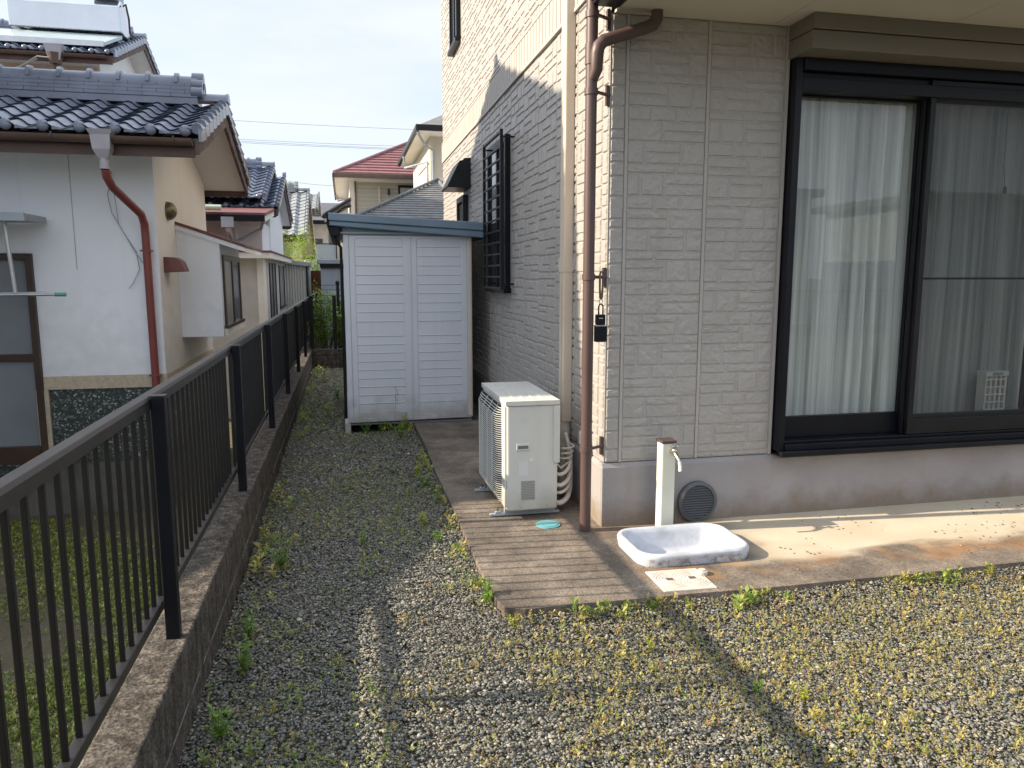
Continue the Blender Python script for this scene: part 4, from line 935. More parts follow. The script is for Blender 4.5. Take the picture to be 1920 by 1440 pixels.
# --- second house along the fence
h2=thing('house',(-2.5,16.5,GZ),'second white house along the fence, blue tiles stepped at the gable end','house')
tiled_roof(h2,-7,-1.15,14.75,2.68,16.67,3.42,18.6,2.68,M['tile'],-6.9,layers=0)
tiled_roof(h2,-7,-1.36,14.60,2.83,16.67,3.62,18.75,2.83,M['tile'],-1.62,layers=1)
roof_body(h2,-7,-1.15,-1.33,14.75,2.68,16.67,3.42,18.6,2.68)
MB().box(-7,-1.33,15.2,15.3,GZ,2.5).prism(gable(0,0,14.75,2.68,16.67,3.42,18.6,2.68,15.25,18.2,GZ),'x',-7,-1.33).build('wall',M['white_paint'],h2,bev=.03)
MB().box(-5,-1.745,13.55,15.2,GZ,2.36).build('wall',M['stucco'],h2)
MB().box(-1.745,-1.36,13.9,15.22,GZ,2.36).build('wall',M['white_paint'],h2)
MB().prism([(12.95,2.44),(15.2,2.72),(15.2,2.66),(12.95,2.39)],'x',-5,-1.2).build('porch_roof',M['redroof'],h2)
MB().prism([(12.98,2.30),(14.7,2.52),(14.7,2.64),(12.98,2.385)],'x',-1.24,-1.21).build('porch_barge',M['cream_wall'],h2)
MB().box(-5,-1.21,12.90,12.95,2.30,2.40).build('porch_gutter',M['navy'],h2)
pp=MB().tube([(-1.765,12.9,2.3),(-1.765,12.9,2.16),(-1.765,13.2,2.02),(-1.765,13.4,1.95),(-1.765,13.4,-.7)],.04,10).box(-1.86,-1.68,12.82,12.96,2.2,2.36).tube([(-1.28,13.4,2.34),(-1.34,13.6,2.22),(-1.70,13.5,2.02),(-1.765,13.42,1.97)],.025,8).build('downpipe',M['galv'],h2,smooth=True)
MB().tube([(-2.1,12.85,2.50),(-1.85,12.85,2.50)],.045,12).build('roof_lamp',mat('pale_green',(.42,.50,.38),.5),h2,smooth=True)
# annex with flat roof
MB().box(-5,-1.205,12.2,16.6,GZ,1.70).build('annex_wall',M['stucco'],h2)
MB().box(-1.29,-1.195,12.18,12.6,GZ,1.70).box(-1.29,-1.195,12.6,13.15,GZ,.62).build('annex_pillar',M['cream_wall'],h2)
an=MB().box(-5,-1.07,12.0,16.8,1.70,1.79).build('annex_fascia',M['cream_wall'],h2,bev=.004)
MB().box(-5,-1.05,11.98,16.82,1.793,1.815).build('annex_roof',M['redroof'],h2)
f_=MB().box(-1.204,-1.185,13.15,13.2,.62,1.66).box(-1.204,-1.185,14.25,14.3,.62,1.66).box(-1.204,-1.185,13.2,14.25,.62,.68).box(-1.204,-1.185,13.7,13.74,.68,1.66).build('window',M['sash'],h2); MB().box(-1.2045,-1.198,13.2,14.25,.68,1.66).build('pane',M['frost'],f_)
f_=MB().box(-1.204,-1.185,15.05,15.1,.86,1.64).box(-1.204,-1.185,16.2,16.25,.86,1.64).box(-1.204,-1.17,15.0,16.3,.82,.86).build('window',M['sash'],h2); MB().box(-1.2045,-1.198,15.1,16.2,.86,1.62).build('pane',M['frost'],f_)
# --- third house, grey tiles
h3=thing('house',(-2.5,25,GZ),'third house with weathered grey tiled gable roof behind the green tree','house')
tiled_roof(h3,-7,-1.0,22.2,2.55,24.9,4.0,28.6,2.2,M['tile_grey'],-1.35,layers=4,lod=True)
roof_body(h3,-7,-1.0,-1.4,22.2,2.55,24.9,4.0,28.6,2.2,soff=M['stucco'])
MB().prism(gable(0,0,22.2,2.55,24.9,4.0,28.6,2.2,22.9,27.8,GZ),'x',-7,-1.4).build('wall',M['stucco'],h3)
h4=thing('house',(-2.5,34,GZ),'fourth house peeking past the grey gable, only a brown tiled corner showing','house')
tiled_roof(h4,-7,-.92,31,4.0,33,4.75,35,4.0,M['tile_grey'],-1.5,layers=0,lod=True)
MB().box(-7,-1.35,31.6,34.5,GZ,3.95).build('wall',M['white_paint'],h4)
h5=thing('house',(0,39,GZ),'far two storey house with flat dark slate roof above a bluish balcony','house')
MB().prism([(35.8,3.9),(39,4.95),(42,3.9),(42,3.8),(35.8,3.8)],'x',-6,1.2).build('roof',M['roofslate'],h5)
MB().box(-6,1.0,36.3,41,GZ,3.8).build('wall',M['stucco'],h5)
MB().box(-6,1.2,35.75,35.8,3.72,3.9).build('gutter',M['navy'],h5)
MB().box(-1.4,-.9,36.25,36.3,2.9,3.1).box(-.62,-.3,36.25,36.3,2.5,3.4).build('window',M['darkglass'],h5)
MB().box(-2,-.28,33.5,33.55,GZ,2.72).box(-2,-.28,33.55,36.3,2.2,2.3).build('balcony',mat('balcony_blue',(.42,.52,.62),.6,.04,3),h5)
MB().box(-2,-.26,33.46,33.52,2.74,2.78).box(-.3,-.26,33.46,33.52,GZ,2.74).build('balcony_rail',M['dkmetal'],h5)
# --- corrugated shed, far pale shed, brown fence
cs=thing('corrugated_shed',(-1.0,18.2,GZ),'small corrugated metal shed in front of the bright green tree','shed')
V=[];F=[];n=72
for i in range(n+1):
    x=-1.78+(-.80+1.78)*i/n; yy=17.0-.018*math.cos(i/72*2*PI*18); zt=1.80-(i/n)*.10
    V+=[(x,yy,GZ),(x,yy,zt-.03)]
for i in range(n): F.append((2*i,2*i+2,2*i+3,2*i+1))
MB().add(V,F).build('corrugated_wall',mat('corrugated',(.60,.59,.54),.5,.12,4,streak=(6,6,.3)),cs,smooth=True)
MB().box(-1.78,-.785,17.03,19.9,GZ,1.66).build('body',mat('pale_steel',(.40,.50,.52),.5,.06,3),cs)
MB().box(-.80,-.775,16.99,17.35,GZ,1.66).build('corner_post',M['bronze'],cs)
MB().prism([(-1.86,1.86),(-.74,1.72),(-.74,1.64),(-1.86,1.76)],'y',16.93,20.05).build('roof_edge',M['galv'],cs)
fs_=thing('garden_shed',(.4,18.2,-.3),'pale blue grey shed beyond the mesh fence, left of the big storage shed','shed')
MB().box(-.49,1.0,17.05,18.9,-.5,1.66).build('body',mat('pale_blue',(.40,.45,.52),.5,.05,2,streak=(5,5,.2)),fs_)
for x in (-.12,.0,.45): MB().box(x,x+.012,17.04,17.05,-.5,1.62).build('door_rib',M['galv'],fs_)
MB().box(-.56,1.1,16.9,19,1.69,1.79).build('roof_rim',M['galv'],fs_,bev=.015)
mb=MB()
for i in range(8): mb.box(-.5+i*.2,-.42+i*.2,16.95,18.95,1.79,1.83)
mb.build('roof_rib',M['alum'],fs_)
MB().box(-.50,1.05,17.0,17.05,1.60,1.69).build('lintel',M['bronze'],fs_)
o=MB().box(-.82,-.50,19.2,19.3,GZ,1.56)
for i in range(4): o.box(-.82+i*.085,-.752+i*.085,19.18,19.2,GZ,1.55)
o=o.build('board_fence',M['rust']); tag(o,'narrow rust brown board fence between the two small far sheds','fence')
# --- red roofed house
rh=thing('house',(3,33,GZ),'cream two storey house with dark red tiled hip roof in the distance','house')
zE=5.14; X0r,X1r=-.24,7.5; Y0r,Y1r=29.6,38.5; rdg=(2.5,5.2,34.0,7.15)
def hip(mb,z):
    A=(X0r,Y0r,z);B=(X1r,Y0r,z);C=(X1r,Y1r,z);D=(X0r,Y1r,z);E=(rdg[0]+.6,rdg[2],rdg[3]);G=(rdg[1],rdg[2],rdg[3])
    nst=13
    def slope(P,Q,R,S):
        P,Q,R,S=[Vector(v) for v in (P,Q,R,S)]
        for i in range(nst):
            a=i/nst;b=(i+1)/nst
            p0=P.lerp(S,a)+Vector((0,0,.05));q0=Q.lerp(R,a)+Vector((0,0,.05));p1=P.lerp(S,b);q1=Q.lerp(R,b)
            l=[P.lerp(S,a),Q.lerp(R,a),p0,q0]
            mb.quad(p0,q0,q1,p1); mb.quad(P.lerp(S,a),Q.lerp(R,a),q0,p0)
    slope(A,B,G,E); slope(B,C,G,G); slope(C,D,E,G); slope(D,A,E,E)
mb=MB(); hip(mb,zE+.06); mb.build('roof',M['tile_red'],rh)
mb=MB(); 
for P,Q in (((X0r,Y0r,zE+.09),(rdg[0]+.6,rdg[2],rdg[3]+.05)),((X1r,Y0r,zE+.09),(rdg[1],rdg[2],rdg[3]+.05)),((rdg[0]+.6,rdg[2],rdg[3]+.05),(rdg[1],rdg[2],rdg[3]+.05))): mb.tube([P,Q],.07,8)
mb.build('hip_cap',M['tile_red'],rh,smooth=True)
MB().box(X0r-.06,X1r,Y0r-.08,Y0r,zE-.10,zE+.06).box(X0r-.08,X0r,Y0r-.08,Y1r,zE-.10,zE+.06).build('gutter',M['gutter'],rh,bev=.02)
MB().box(X0r,X1r,Y0r,Y1r,zE-.05,zE+.0).build('soffit',M['cream_wall'],rh)
rw=MB().box(.30,7,30.4,38,GZ,zE-.05)
rw.build('wall',M['cream_wall'],rh)
mb=MB()
for i in range(22): mb.box(.50,7,30.385,30.40,zE-.30-i*.16,zE-.30-i*.16+.145)
mb.build('siding_course',mat('sage_siding',(.40,.38,.31),.8,.05,2),rh)
mb=MB().tube([(.52,30.33,5.0),(.52,30.33,0)],.035,8).tube([(X0r,36.0,zE-.1),(X0r+.1,34,4.6),(.3,30.3,4.35),(.28,30.3,0)],.035,8); mb.build('downpipe',M['gutter'],rh)
MB().box(1.38,1.46,30.3,30.38,3.4,4.83).build('wall_pipe',M['cream_pl'],rh)
MB().box(1.75,1.83,30.2,30.38,4.52,4.74).build('wall_lamp',M['bronze'],rh)
wf=MB().box(2.15,3.6,30.33,30.38,4.22,4.90).build('window',M['navy'],rh); MB().box(2.23,3.55,30.31,30.33,4.0,4.80).build('pane',M['palepane'],wf)
# low side roof of that house
MB().prism([(-.62,3.44),(.30,4.0),(.30,3.92),(-.62,3.36)],'y',26.0,29).build('side_roof',M['roofgrey'],rh)
MB().prism([(-.66,3.36),(.30,3.93),(.30,3.86),(-.62,3.28)],'y',25.9,26.0).tube([(-.62,25.95,3.3),(-.3,25.95,3.36),(.1,25.95,3.66),(.3,25.95,3.7)],.03,6).build('side_gutter',M['bronze'],rh)
MB().box(-.1,.30,26.3,30.4,GZ,3.5).build('side_wall',M['cream_wall'],rh)
# --- grey roofed house right behind
gh=thing('house',(4,22,GZ),'pale two storey house with grey shingle roofs just left of the main house','house')
gE=5.36
MB().add([(2.05,21,gE+.05),(9,21,gE+.05),(9,28,gE+.05),(2.05,28,gE+.05),(4.5,24.5,7.0),(7,24.5,7.0)],[(0,1,5,4),(1,2,5),(2,3,4,5),(3,0,4),(3,2,1,0)]).build('roof',M['roofgrey'],gh)
MB().box(1.98,9,20.93,21.02,gE-.09,gE+.07).box(1.98,2.07,21,28,gE-.09,gE+.07).build('gutter',M['bronze'],gh,bev=.02)
MB().box(2.07,9,21.02,28,gE-.07,gE-.03).build('soffit',M['cream_wall'],gh)
MB().box(2.48,9,21.9,27.4,GZ,gE-.07).box(2.46,2.56,21.85,21.9,GZ,gE-.07).build('wall',mat('pale_yellow_wall',(.58,.54,.44),.85,.04,2),gh)
MB().tube([(2.0,25.5,gE-.1),(2.05,25.5,4.9),(2.42,22.3,4.65),(2.44,22.2,0)],.035,8).tube([(2.05,21.1,gE-.12),(2.3,21.7,5.0),(2.52,21.8,4.9),(2.52,21.8,0)],.035,8).build('downpipe',M['galv'],gh)
# lower hipped roof with courses
mb=MB(); ap=Vector((2.32,19.0,3.74)); L0=Vector((.30,16.2,2.62)); R0=Vector((4.6,16.2,2.62)); nst=18
for i in range(nst):
    a=i/nst;b=(i+1)/nst
    mb.quad(L0.lerp(ap,a)+Vector((0,0,.022)),R0.lerp(ap,a)+Vector((0,0,.022)),R0.lerp(ap,b),L0.lerp(ap,b)); mb.quad(L0.lerp(ap,a)-Vector((0,0,.01)),R0.lerp(ap,a)-Vector((0,0,.01)),R0.lerp(ap,a)+Vector((0,0,.022)),L0.lerp(ap,a)+Vector((0,0,.022)))
mb.quad(L0,ap,Vector((.30,21.8,2.62)))
mb.build('lower_roof',M['roofgrey'],gh)
MB().tube([L0+Vector((0,0,.05)),ap+Vector((0,0,.05))],.035,6).tube([R0+Vector((0,0,.05)),ap+Vector((0,0,.05))],.035,6).tube([ap,(2.52,17.2,3.05)],.05,6).build('hip_cap',M['roofgrey'],gh)
MB().box(.7,5,16.8,21.8,GZ,2.6).build('lower_wall',M['cream_wall'],gh)

# ---------------------------------------------------------------- behind the camera (seen mirrored in the windows)
bwall=thing('block_wall',(0,-9.1,-.75),'block wall closing the far side of the gravel yard behind the viewer','wall')
MB().box(-.6,24,-9.2,-9.05,-.75,.22).build('block',M['blockwall'],bwall)
rf2=thing('railing_fence',(0,-9.12,.22),'dark railing on the wall behind the viewer mirrored in the window','fence')
mb=MB().box(-.6,24,-9.14,-9.1,1.04,1.09).box(-.6,24,-9.14,-9.11,.33,.37)
mb.build('rail',M['bronze'],rf2); mb=MB(); x=-.6
while x<24: mb.box(x,x+.022,-9.13,-9.115,.37,1.04); x+=.11
o=mb.build('picket_row',M['bronze'],rf2)
mb=MB(); x=-.6
while x<24: mb.box(x,x+.05,-9.14,-9.08,.22,1.1); x+=1.83
mb.build('post',M['navy'],rf2)
bh=thing('house',(4,-19,GZ),'grey clad house across the yard behind the viewer, mirrored in the glass','house')
MB().box(-2,15.8,-22,-16,GZ,4.1).build('wall',M['stucco'],bh)
MB().box(-2.6,16.1,-22.5,-15.7,4.1,4.35).build('roof',M['roofslate'],bh)
mb=MB()
for i in range(6): mb.box(i*2.6,i*2.6+1.7,-16.0,-15.96,.2,2.1)
mb.build('window',M['galv'],bh)

bh=thing('house',(25,-19,GZ),'second grey house farther along the yard behind the viewer, mirrored in the right pane','house')
MB().box(20.5,32,-22,-16,GZ,4.1).build('wall',M['galv'],bh)
MB().box(20,32.5,-22.5,-15.7,4.1,4.35).build('roof',M['roofslate'],bh)
mb=MB()
for i in range(26): mb.box(21.2,28,-16.0,-15.97,.3+i*.12,.39+i*.12)
mb.build('shutter',M['galv'],bh)

# ---------------------------------------------------------------- overhead wires
W=[((-5.546,9.768),(4.269,9.679)),((-5.318,8.797),(4.1,8.731)),((-5.322,8.70),(4.1,8.60)),((-5.32,8.62),(4.1,8.545)),((-2.3,6.56),(-.2,6.44))]
LB=['topmost single overhead wire crossing the sky','upper wire of the close bundle in the sky','middle wire of the close bundle in the sky','lower wire of the close bundle in the sky','lowest faint wire just above the far roofs']
for (a,b),l in zip(W,LB):
    pts=[]
    for i in range(17):
        t_=-1.2+3.4*i/16; pts.append((a[0]+(b[0]-a[0])*t_,45,a[1]+(b[1]-a[1])*t_+.12*((t_-.5)**2-.25)))
    o=MB().tube(pts,.008,5).build('power_line',M['wire'],smooth=True); tag(o,l,'power line','overhead wires across the sky')

# ---------------------------------------------------------------- vegetation
def leaf_batch(base,length,width,yawv,pitchv,col,curl=.25):
    """each leaf: a folded diamond of 4 verts (2 tris as a quad)"""
    n=len(base); d=np.stack([np.cos(yawv)*np.cos(pitchv),np.sin(yawv)*np.cos(pitchv),np.sin(pitchv)],1)
    s=np.stack([-np.sin(yawv),np.cos(yawv),np.zeros(n)],1)
    up=np.cross(d,s)
    L=length[:,None]; Wd=width[:,None]
    v0=base; v1=base+d*L*.5+s*Wd*.5-up*L*.06; v2=base+d*L-np.array([0,0,1])*L*curl*.4; v3=base+d*L*.5-s*Wd*.5-up*L*.06
    V=np.stack([v0,v1,v2,v3],1).reshape(-1,3); F=np.arange(4*n).reshape(-1,4); C=np.repeat(col,4,axis=0); return V,F,C
def plants(pos,nl,size,col,cvar=.25,minp=.2,maxp=1.2,stem=0):
    """pos (n,3); nl leaves each; size (n,), col (n,3)"""
    n=len(pos); idx=np.repeat(np.arange(n),nl); m_=len(idx)
    yw=rng.uniform(0,2*PI,m_); pt=rng.uniform(minp,maxp,m_); ln=size[idx]*rng.uniform(.55,1.1,m_)
    hgt=rng.uniform(0,1,m_)*size[idx]*stem
    base=pos[idx]+np.stack([rng.normal(0,.12,m_)*size[idx],rng.normal(0,.12,m_)*size[idx],hgt],1)
    c=col[idx]*(1+rng.uniform(-cvar,cvar,(m_,1)))*(1+rng.uniform(-.08,.08,(m_,3)))
    return leaf_batch(base,ln,ln*rng.uniform(.28,.5,m_),yw,pt,np.clip(c,0,1))
def vnoise(x,y,sc,seed):
    r=np.random.default_rng(seed); g=r.random((64,64)); X=(x*sc)%63; Y=(y*sc)%63; i=X.astype(int); j=Y.astype(int); fx=X-i; fy=Y-j
    fx=fx*fx*(3-2*fx); fy=fy*fy*(3-2*fy)
    return g[i,j]*(1-fx)*(1-fy)+g[i+1,j]*fx*(1-fy)+g[i,j+1]*(1-fx)*fy+g[i+1,j+1]*fx*fy
def free(x,y,m_=0): return ((y<2.92-m_)|((x<.585-m_)&(y<7.05))|((x<-.05)&(y<12.2)))&(x>-.52)
COLS=np.array([(.46,.40,.12),(.36,.36,.10),(.24,.32,.07),(.36,.22,.10),(.52,.40,.17)])
# small weeds all over the gravel
n=230000; x=rng.uniform(-.52,6,n); y=1.0+11*rng.random(n)**1.9
d=vnoise(x+3,y+3,1.5,1)*.45+vnoise(x+3,y+3,6.5,2)*.55+.12*(y>6.8)+.10*((y>3)&(y<6.8))+.04*(x>1.4)
lit=np.clip((x-.1)/.5,0,1)*np.clip((3.2-y)/.4,0,1)
front=(x>.25)&(y<2.95)
keep=free(x,y)&(d+.13*lit>rng.normal(.515,.085,n))&(rng.random(n)<np.where(y<3.2,.9,np.where(y>7,1,.75))); x,y=x[keep],y[keep]; n=len(x)
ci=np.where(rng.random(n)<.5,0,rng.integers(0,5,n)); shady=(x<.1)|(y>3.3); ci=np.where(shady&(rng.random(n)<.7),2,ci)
col=COLS[ci]; size=np.exp(rng.normal(-5.05,.48,n)).clip(.003,.028)
lift=.036*np.exp(-np.maximum(0,np.where(y>2.93,.60-x,np.hypot(np.maximum(0,.60-x),2.93-y)))/.16)*(y<7)
V1,F1,C1=plants(np.stack([x,y,.003+lift],1),7,size,col,stem=.9)
# leggier seedlings
k=rng.random(n)<.16; V2,F2,C2=plants(np.stack([x[k],y[k],.01+lift[k]],1),16,size[k]*.9,col[k],stem=2.0,minp=.0)
# denser fringe along the slab edge, fence wall and shed
fx_=[];fy_=[]
for a in np.arange(2.9,7.1,.02): fx_.append(.57+rng.normal(0,.03)); fy_.append(a)
for a in np.arange(.6,6,.022): fx_.append(a); fy_.append(2.88+rng.normal(0,.03))
for a in np.arange(1.5,12,.035): fx_.append(-.49+abs(rng.normal(0,.06))); fy_.append(a)
for a in np.arange(.1,.62,.012): fx_.append(a); fy_.append(7.03+rng.normal(0,.04))
fx_=np.array(fx_);fy_=np.array(fy_); k=(vnoise(fx_+9,fy_+9,4,5)>.50)&free(fx_,fy_); fx_,fy_=fx_[k],fy_[k]
cf=COLS[rng.choice([0,1,2,2],len(fx_))]; sf_=rng.uniform(.018,.045,len(fx_)); V3,F3,C3=plants(np.stack([fx_,fy_,np.full(len(fx_),.02)],1),14,sf_,cf,stem=1.3)
o=npmesh('weeds',np.concatenate([V1,V2,V3]),np.concatenate([F1,F2+len(V1),F3+len(V1)+len(V2)]),M['leaf'],tint=np.concatenate([C1,C2,C3]))
tag(o,'low yellow green weeds sprinkled through the gravel','weeds',kind='stuff')
# larger weeds that can be told apart
def big_weed(x,y,s,col,label,leaves=70,z=0,tall=1.6):
    p=np.array([[x,y,z]]); c=np.array([col]); n=leaves
    st=rng.integers(4,7); V=[];F=[];C=[];off=0
    for i in range(st):
        a=rng.uniform(0,2*PI); lean=rng.uniform(.1,.55); hh=s*tall*rng.uniform(.6,1); m_=leaves//st; tt=rng.uniform(.15,1,m_)
        b=np.stack([x+np.cos(a)*lean*hh*tt,y+np.sin(a)*lean*hh*tt,z+hh*tt],1)
        v,f,c_=leaf_batch(b,s*rng.uniform(.25,.5,m_)*(1.15-.5*tt),s*rng.uniform(.08,.16,m_),rng.uniform(0,2*PI,m_),rng.uniform(-.1,.8,m_),np.clip(np.array(col)*(1+rng.uniform(-.3,.3,(m_,1))),0,1))
        V.append(v);F.append(f+off);C.append(c_);off+=len(v)
        q=np.array([[x-.0015,y,z],[x+.0015,y,z],[x+np.cos(a)*lean*hh+.001,y+np.sin(a)*lean*hh,z+hh],[x+np.cos(a)*lean*hh-.001,y+np.sin(a)*lean*hh,z+hh]]); V.append(q);F.append(np.arange(4).reshape(1,4)+off);C.append(np.tile(np.array(col)*.7,(4,1)));off+=4
    o=npmesh('weed',np.concatenate(V),np.concatenate(F),M['leaf'],tint=np.concatenate(C),origin=(x,y,z)); tag(o,label,'weed','taller weeds in the gravel'); return o
GR=(.17,.30,.04); YG=(.36,.38,.05); DG=(.16,.25,.05); OR=(.40,.30,.05)
big_weed(.575,3.12,.085,GR,'bright green upright weed at the left edge of the concrete near its corner',110)
big_weed(.555,3.30,.05,YG,'yellow green weed just behind the upright weed at the concrete corner')
big_weed(.64,2.88,.055,YG,'yellow weed at the very corner of the concrete')
big_weed(1.24,2.88,.05,GR,'green weed at the concrete front edge left of the square cover')
big_weed(1.42,2.86,.048,YG,'yellow weed right in front of the square drain cover')
big_weed(1.70,2.86,.055,GR,'leafy green weed right of the square cover, left of a similar one',100)
big_weed(1.88,2.85,.05,GR,'leafy green weed at the slab edge, second right of the square cover',90)
big_weed(2.72,2.87,.055,YG,'yellow weed clump at the slab edge in the right third',90)
big_weed(2.98,2.90,.06,YG,'yellow weed clump at the slab edge nearest the right border',90)
big_weed(1.50,2.15,.05,YG,'round yellow weed beside the diagonal shadow on the gravel')
big_weed(1.36,2.22,.04,GR,'small green weed inside the diagonal shadow')
big_weed(1.12,2.58,.045,YG,'yellow rosette on bare gravel below the concrete')
for i,(x_,y_,s_,c_,l_) in enumerate([(.50,5.05,.09,GR,'leafy weed on the concrete edge halfway to the shed'),(.48,5.35,.08,YG,'pale weed just beyond the leafy one at the slab edge'),
    (.45,6.6,.11,GR,'bushy weed near the shed corner and slab'),(.50,6.95,.13,YG,'tall wispy weed standing against the shed panel'),(.15,6.95,.09,GR,'green weed at the foot of the shed left side'),
    (.30,7.02,.08,GR,'green weed under the shed front rail'),(-.35,3.75,.11,DG,'grassy tuft at the foot of the block wall'),(-.40,2.75,.10,DG,'broad leaf weed against the block wall nearest the viewer'),
    (-.42,3.05,.08,DG,'dark weed against the block wall second from the viewer'),(-.43,2.35,.08,GR,'weed at the wall foot at the picture bottom'),(-.2,7.9,.12,YG,'yellow green tuft in the passage left of the shed'),
    (-.12,9.0,.15,GR,'tall weed beside the shed deep in the passage'),(-.3,10.5,.16,YG,'pale grass tuft near the passage end wall'),(.05,4.0,.06,GR,'small green weed in the middle of the shaded gravel'),(.42,4.25,.07,YG,'yellow green weed by the slab edge in the shade'),(.46,3.95,.06,GR,'green weed by the slab edge nearest the shade line')]):
    big_weed(x_,y_,s_,c_,l_,90)
# dry stalks at the shed
def stalk(x,y,h,l):
    pts=[(x+.05*math.sin(t_*2.2)*h*t_,y,h*t_) for t_ in np.linspace(0,1,9)]
    m_=MB().tube(pts,.0022,5)
    for i in range(5): m_.sphere((pts[-1][0]+random.uniform(-.02,.02),y,h-.03*i),.006,1,1,1.4,6,5)
    tag(m_.build('dry_stalk',M['string'],smooth=True),l,'weed')
stalk(.42,7.02,.42,'thin dry stalk with seed heads leaning on the shed front')
# grass in neighbour yard
n=100000; x=-.72-3.6*rng.random(n); y=-.5+8*rng.random(n); d=vnoise(x+9,y+9,1.3,8)
k=(d>rng.normal(.46,.09,n))&(y<7.3); x,y=x[k],y[k]; n=len(x); c=np.array([(.28,.36,.08),(.40,.42,.12),(.20,.26,.06)])[rng.integers(0,3,n)]
V,F,C=plants(np.stack([x,y,np.full(n,GZ+.0)],1),7,rng.uniform(.010,.030,n),c,stem=1.1,minp=.2,maxp=1.4)
o=npmesh('grass',V,F,M['leaf'],tint=C); tag(o,'bright green weeds and grass growing in the neighbour yard beyond the railing','grass',kind='stuff')
# shrub and tree crowns
def crown(cx,cy,cz,rx,ry,rz_,n,ls,cols,lumps=9,seed=1,hollow=.55):
    r=np.random.default_rng(seed); L=r.normal(0,1,(lumps,3)); L/=np.linalg.norm(L,axis=1)[:,None]; L*=r.uniform(.25,.7,(lumps,1)); rad=r.uniform(.32,.55,lumps)
    i=r.integers(0,lumps,n); d=r.normal(0,1,(n,3)); d/=np.linalg.norm(d,axis=1)[:,None]; p=L[i]+d*rad[i][:,None]*r.uniform(hollow,1.05,n)[:,None]
    pos=np.stack([cx+p[:,0]*rx,cy+p[:,1]*ry,cz+p[:,2]*rz_],1); bright=r.uniform(.75,1.25,lumps)[i]
    c=np.array(cols)[r.integers(0,len(cols),n)]*bright[:,None]
    return leaf_batch(pos,ls*r.uniform(.6,1.2,n),ls*r.uniform(.3,.6,n),r.uniform(0,2*PI,n),r.uniform(-.6,1.2,n),np.clip(c,0,1))
def bush(name,label,cat,x,y,z0,w,h,n,ls,cols,seed,group=None,flowers=0,trunk=.03):
    t_=thing(name,(x,y,z0),label,cat,group)
    V,F,C=crown(x,y,z0+h*.55,w,w,h*.55,n,ls,cols,11,seed); npmesh('crown',V,F,M['leaf'],t_,tint=C)
    mb=MB()
    for i in range(5):
        a=i*1.3+seed; mb.tube([(x,y,z0-.02),(x+.2*w*math.cos(a),y+.2*w*math.sin(a),z0+h*.3),(x+.6*w*math.cos(a),y+.6*w*math.sin(a),z0+h*.75)],trunk,6,rads=[trunk,trunk*.7,trunk*.3])
    mb.build('trunk',M['bark'],t_)
    if flowers:
        p=rng.normal(0,.45,(flowers,3)); b=np.stack([x+p[:,0]*w,y-abs(p[:,1])*w,z0+h*.6+p[:,2]*h*.4],1); q=np.repeat(b,5,axis=0); m_=len(q)
        V,F,C=leaf_batch(q,np.full(m_,.035),np.full(m_,.03),rng.uniform(0,2*PI,m_),rng.uniform(0,1,m_),np.tile(np.array([.75,.10,.22]),(m_,1))); npmesh('blossom',V,F,M['leaf'],t_,tint=C)
AZ=[(.20,.32,.05),(.12,.20,.035),(.30,.42,.07)]
bush('azalea_bush','dense green bush behind the mesh fence next to the railing fence','bush',-.30,12.95,.0,.38,1.10,5200,.05,AZ,3,'bushes behind the mesh fence')
bush('azalea_bush','bush with a few pink flowers behind the mesh fence beside the shed','bush',.22,13.1,.0,.42,1.15,5200,.05,AZ,5,'bushes behind the mesh fence',flowers=7)
bush('azalea_bush','low dark bush deeper behind the mesh fence post','bush',-.05,13.9,.0,.5,1.15,3500,.06,AZ,9,'bushes behind the mesh fence')
bush('leafy_tree','bright yellow green leafy tree behind the corrugated shed','tree',-1.05,21.0,GZ,.66,3.2,16000,.06,[(.30,.44,.05),(.22,.36,.04),(.42,.52,.08)],4,trunk=.08)
bush('leafy_tree','bright green tree partly hidden behind the second house corner','tree',-1.65,20.2,GZ,.55,3.3,12000,.06,[(.26,.40,.05),(.20,.32,.04),(.36,.48,.07)],6,trunk=.08)
bush('dry_plant','small yellowish plant in front of the rust brown boards','plant',-.62,16.6,.4,.10,.95,260,.06,[(.50,.38,.08),(.35,.36,.06)],6,trunk=.008)

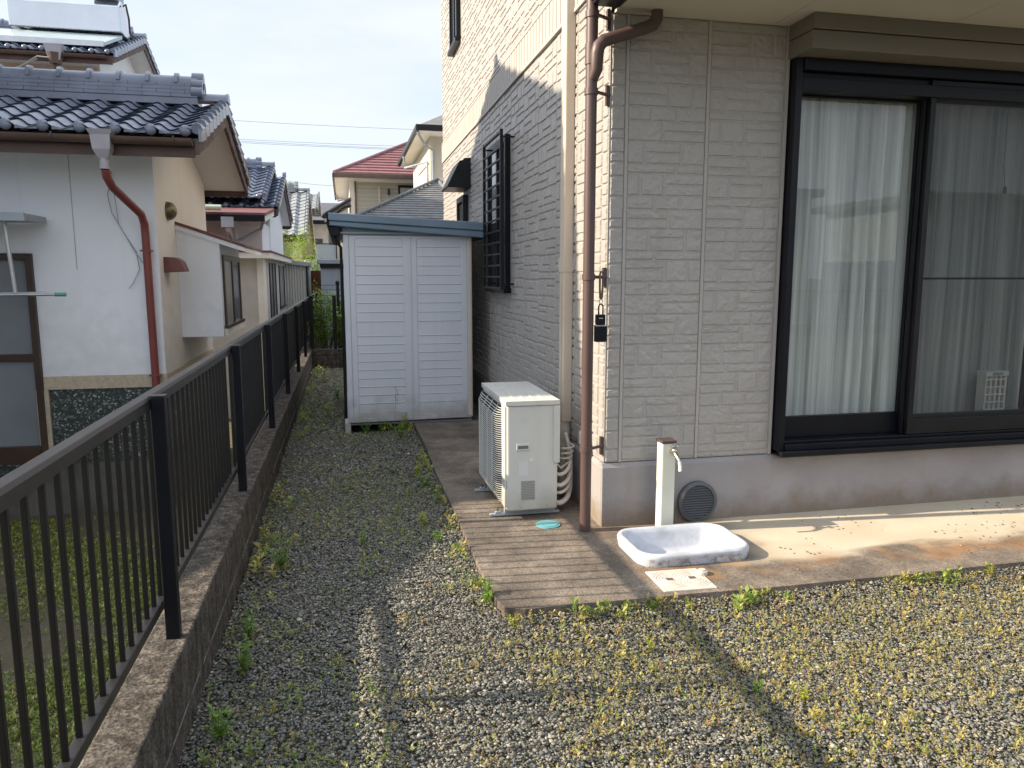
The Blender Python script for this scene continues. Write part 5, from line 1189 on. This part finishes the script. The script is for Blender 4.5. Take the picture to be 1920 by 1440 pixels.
# ---------------------------------------------------------------- gravel stones
ico=np.array([(0,1,PHI) for PHI in ()]) if False else None
ph=(1+5**.5)/2
IV=np.array([(-1,ph,0),(1,ph,0),(-1,-ph,0),(1,-ph,0),(0,-1,ph),(0,1,ph),(0,-1,-ph),(0,1,-ph),(ph,0,-1),(ph,0,1),(-ph,0,-1),(-ph,0,1)])/math.sqrt(1+ph*ph)
IF=np.array([(0,11,5),(0,5,1),(0,1,7),(0,7,10),(0,10,11),(1,5,9),(5,11,4),(11,10,2),(10,7,6),(7,1,8),(3,9,4),(3,4,2),(3,2,6),(3,6,8),(3,8,9),(4,9,5),(2,4,11),(6,2,10),(8,6,7),(9,8,1)])
def stones(x,y,z,s,name,label,cols=None):
    n=len(x); g=rng
    sc=s[:,None]*np.stack([g.uniform(.75,1.35,n),g.uniform(.55,.95,n),g.uniform(.25,.5,n)],1)
    v=IV[None]*(1+g.uniform(-.28,.25,(n,12,1)))*sc[:,None,:]
    yw=g.uniform(0,2*PI,n); tl=g.normal(0,.38,n); c_,s_=np.cos(tl),np.sin(tl)
    X=v[:,:,0]; Y=v[:,:,1]*c_[:,None]-v[:,:,2]*s_[:,None]; Z=v[:,:,1]*s_[:,None]+v[:,:,2]*c_[:,None]
    c2,s2=np.cos(yw)[:,None],np.sin(yw)[:,None]; V=np.stack([X*c2-Y*s2+x[:,None],X*s2+Y*c2+y[:,None],Z+z[:,None]],2).reshape(-1,3)
    F=(IF[None]+12*np.arange(n)[:,None,None]).reshape(-1,3)
    pal=np.array([(.118,.124,.116),(.162,.164,.148),(.21,.203,.172),(.285,.265,.208),(.19,.163,.118),(.38,.35,.28)]); pr=[.27,.28,.2,.13,.09,.03]
    c=pal[g.choice(6,n,p=pr)]*g.uniform(.8,1.2,(n,1)); C=np.repeat(c,12,axis=0)
    o=npmesh(name,V,F,M['pebble'],tint=C); return tag(o,label,'gravel',kind='stuff')
xs_=[];ys_=[];ss_=[]
for (a,b,c,d,den,sz) in ((-.53,4.2,1.2,2.94,13500,.0058),(-.53,.62,2.94,5.0,11500,.0061),(-.53,.63,5.0,7.1,6500,.0078),(-.53,.05,7.1,12.2,2400,.012),(4.2,6,1.2,2.94,2500,.011),(-.53,6,.2,1.2,2500,.011)):
    n=int((b-a)*(d-c)*den); xs_.append(rng.uniform(a,b,n)); ys_.append(rng.uniform(c,d,n)); ss_.append(sz*np.exp(rng.normal(-.12,.34,n)).clip(.4,1.9))
x=np.concatenate(xs_);y=np.concatenate(ys_);s=np.concatenate(ss_); k=free(x,y,-.01)|((y<2.93)&(x>-.53)); x,y,s=x[k],y[k],s[k]
und=(vnoise(x+3,y+3,2.2,12)-.5)*.012+.036*np.exp(-np.maximum(0,np.where(y>2.93,.60-x,np.hypot(np.maximum(0,.60-x),2.93-y)))/.16)*(y<7)
stones(x,y,rng.uniform(-.006,.006,len(x))+und,s,'gravel','loose grey crushed gravel covering the yard and passage')
# a few stray stones and leaf crumbs on the concrete
n=260; x=rng.uniform(1.95,5,n); y=3.05+rng.random(n)*.76; k=vnoise(x+2,y+2,3.0,21)>.52
x,y=x[k],y[k]; stones(x,y,np.full(len(x),.062),rng.uniform(.003,.0095,len(x)),'pebbles','a few dark stray pebbles scattered on the cream concrete')
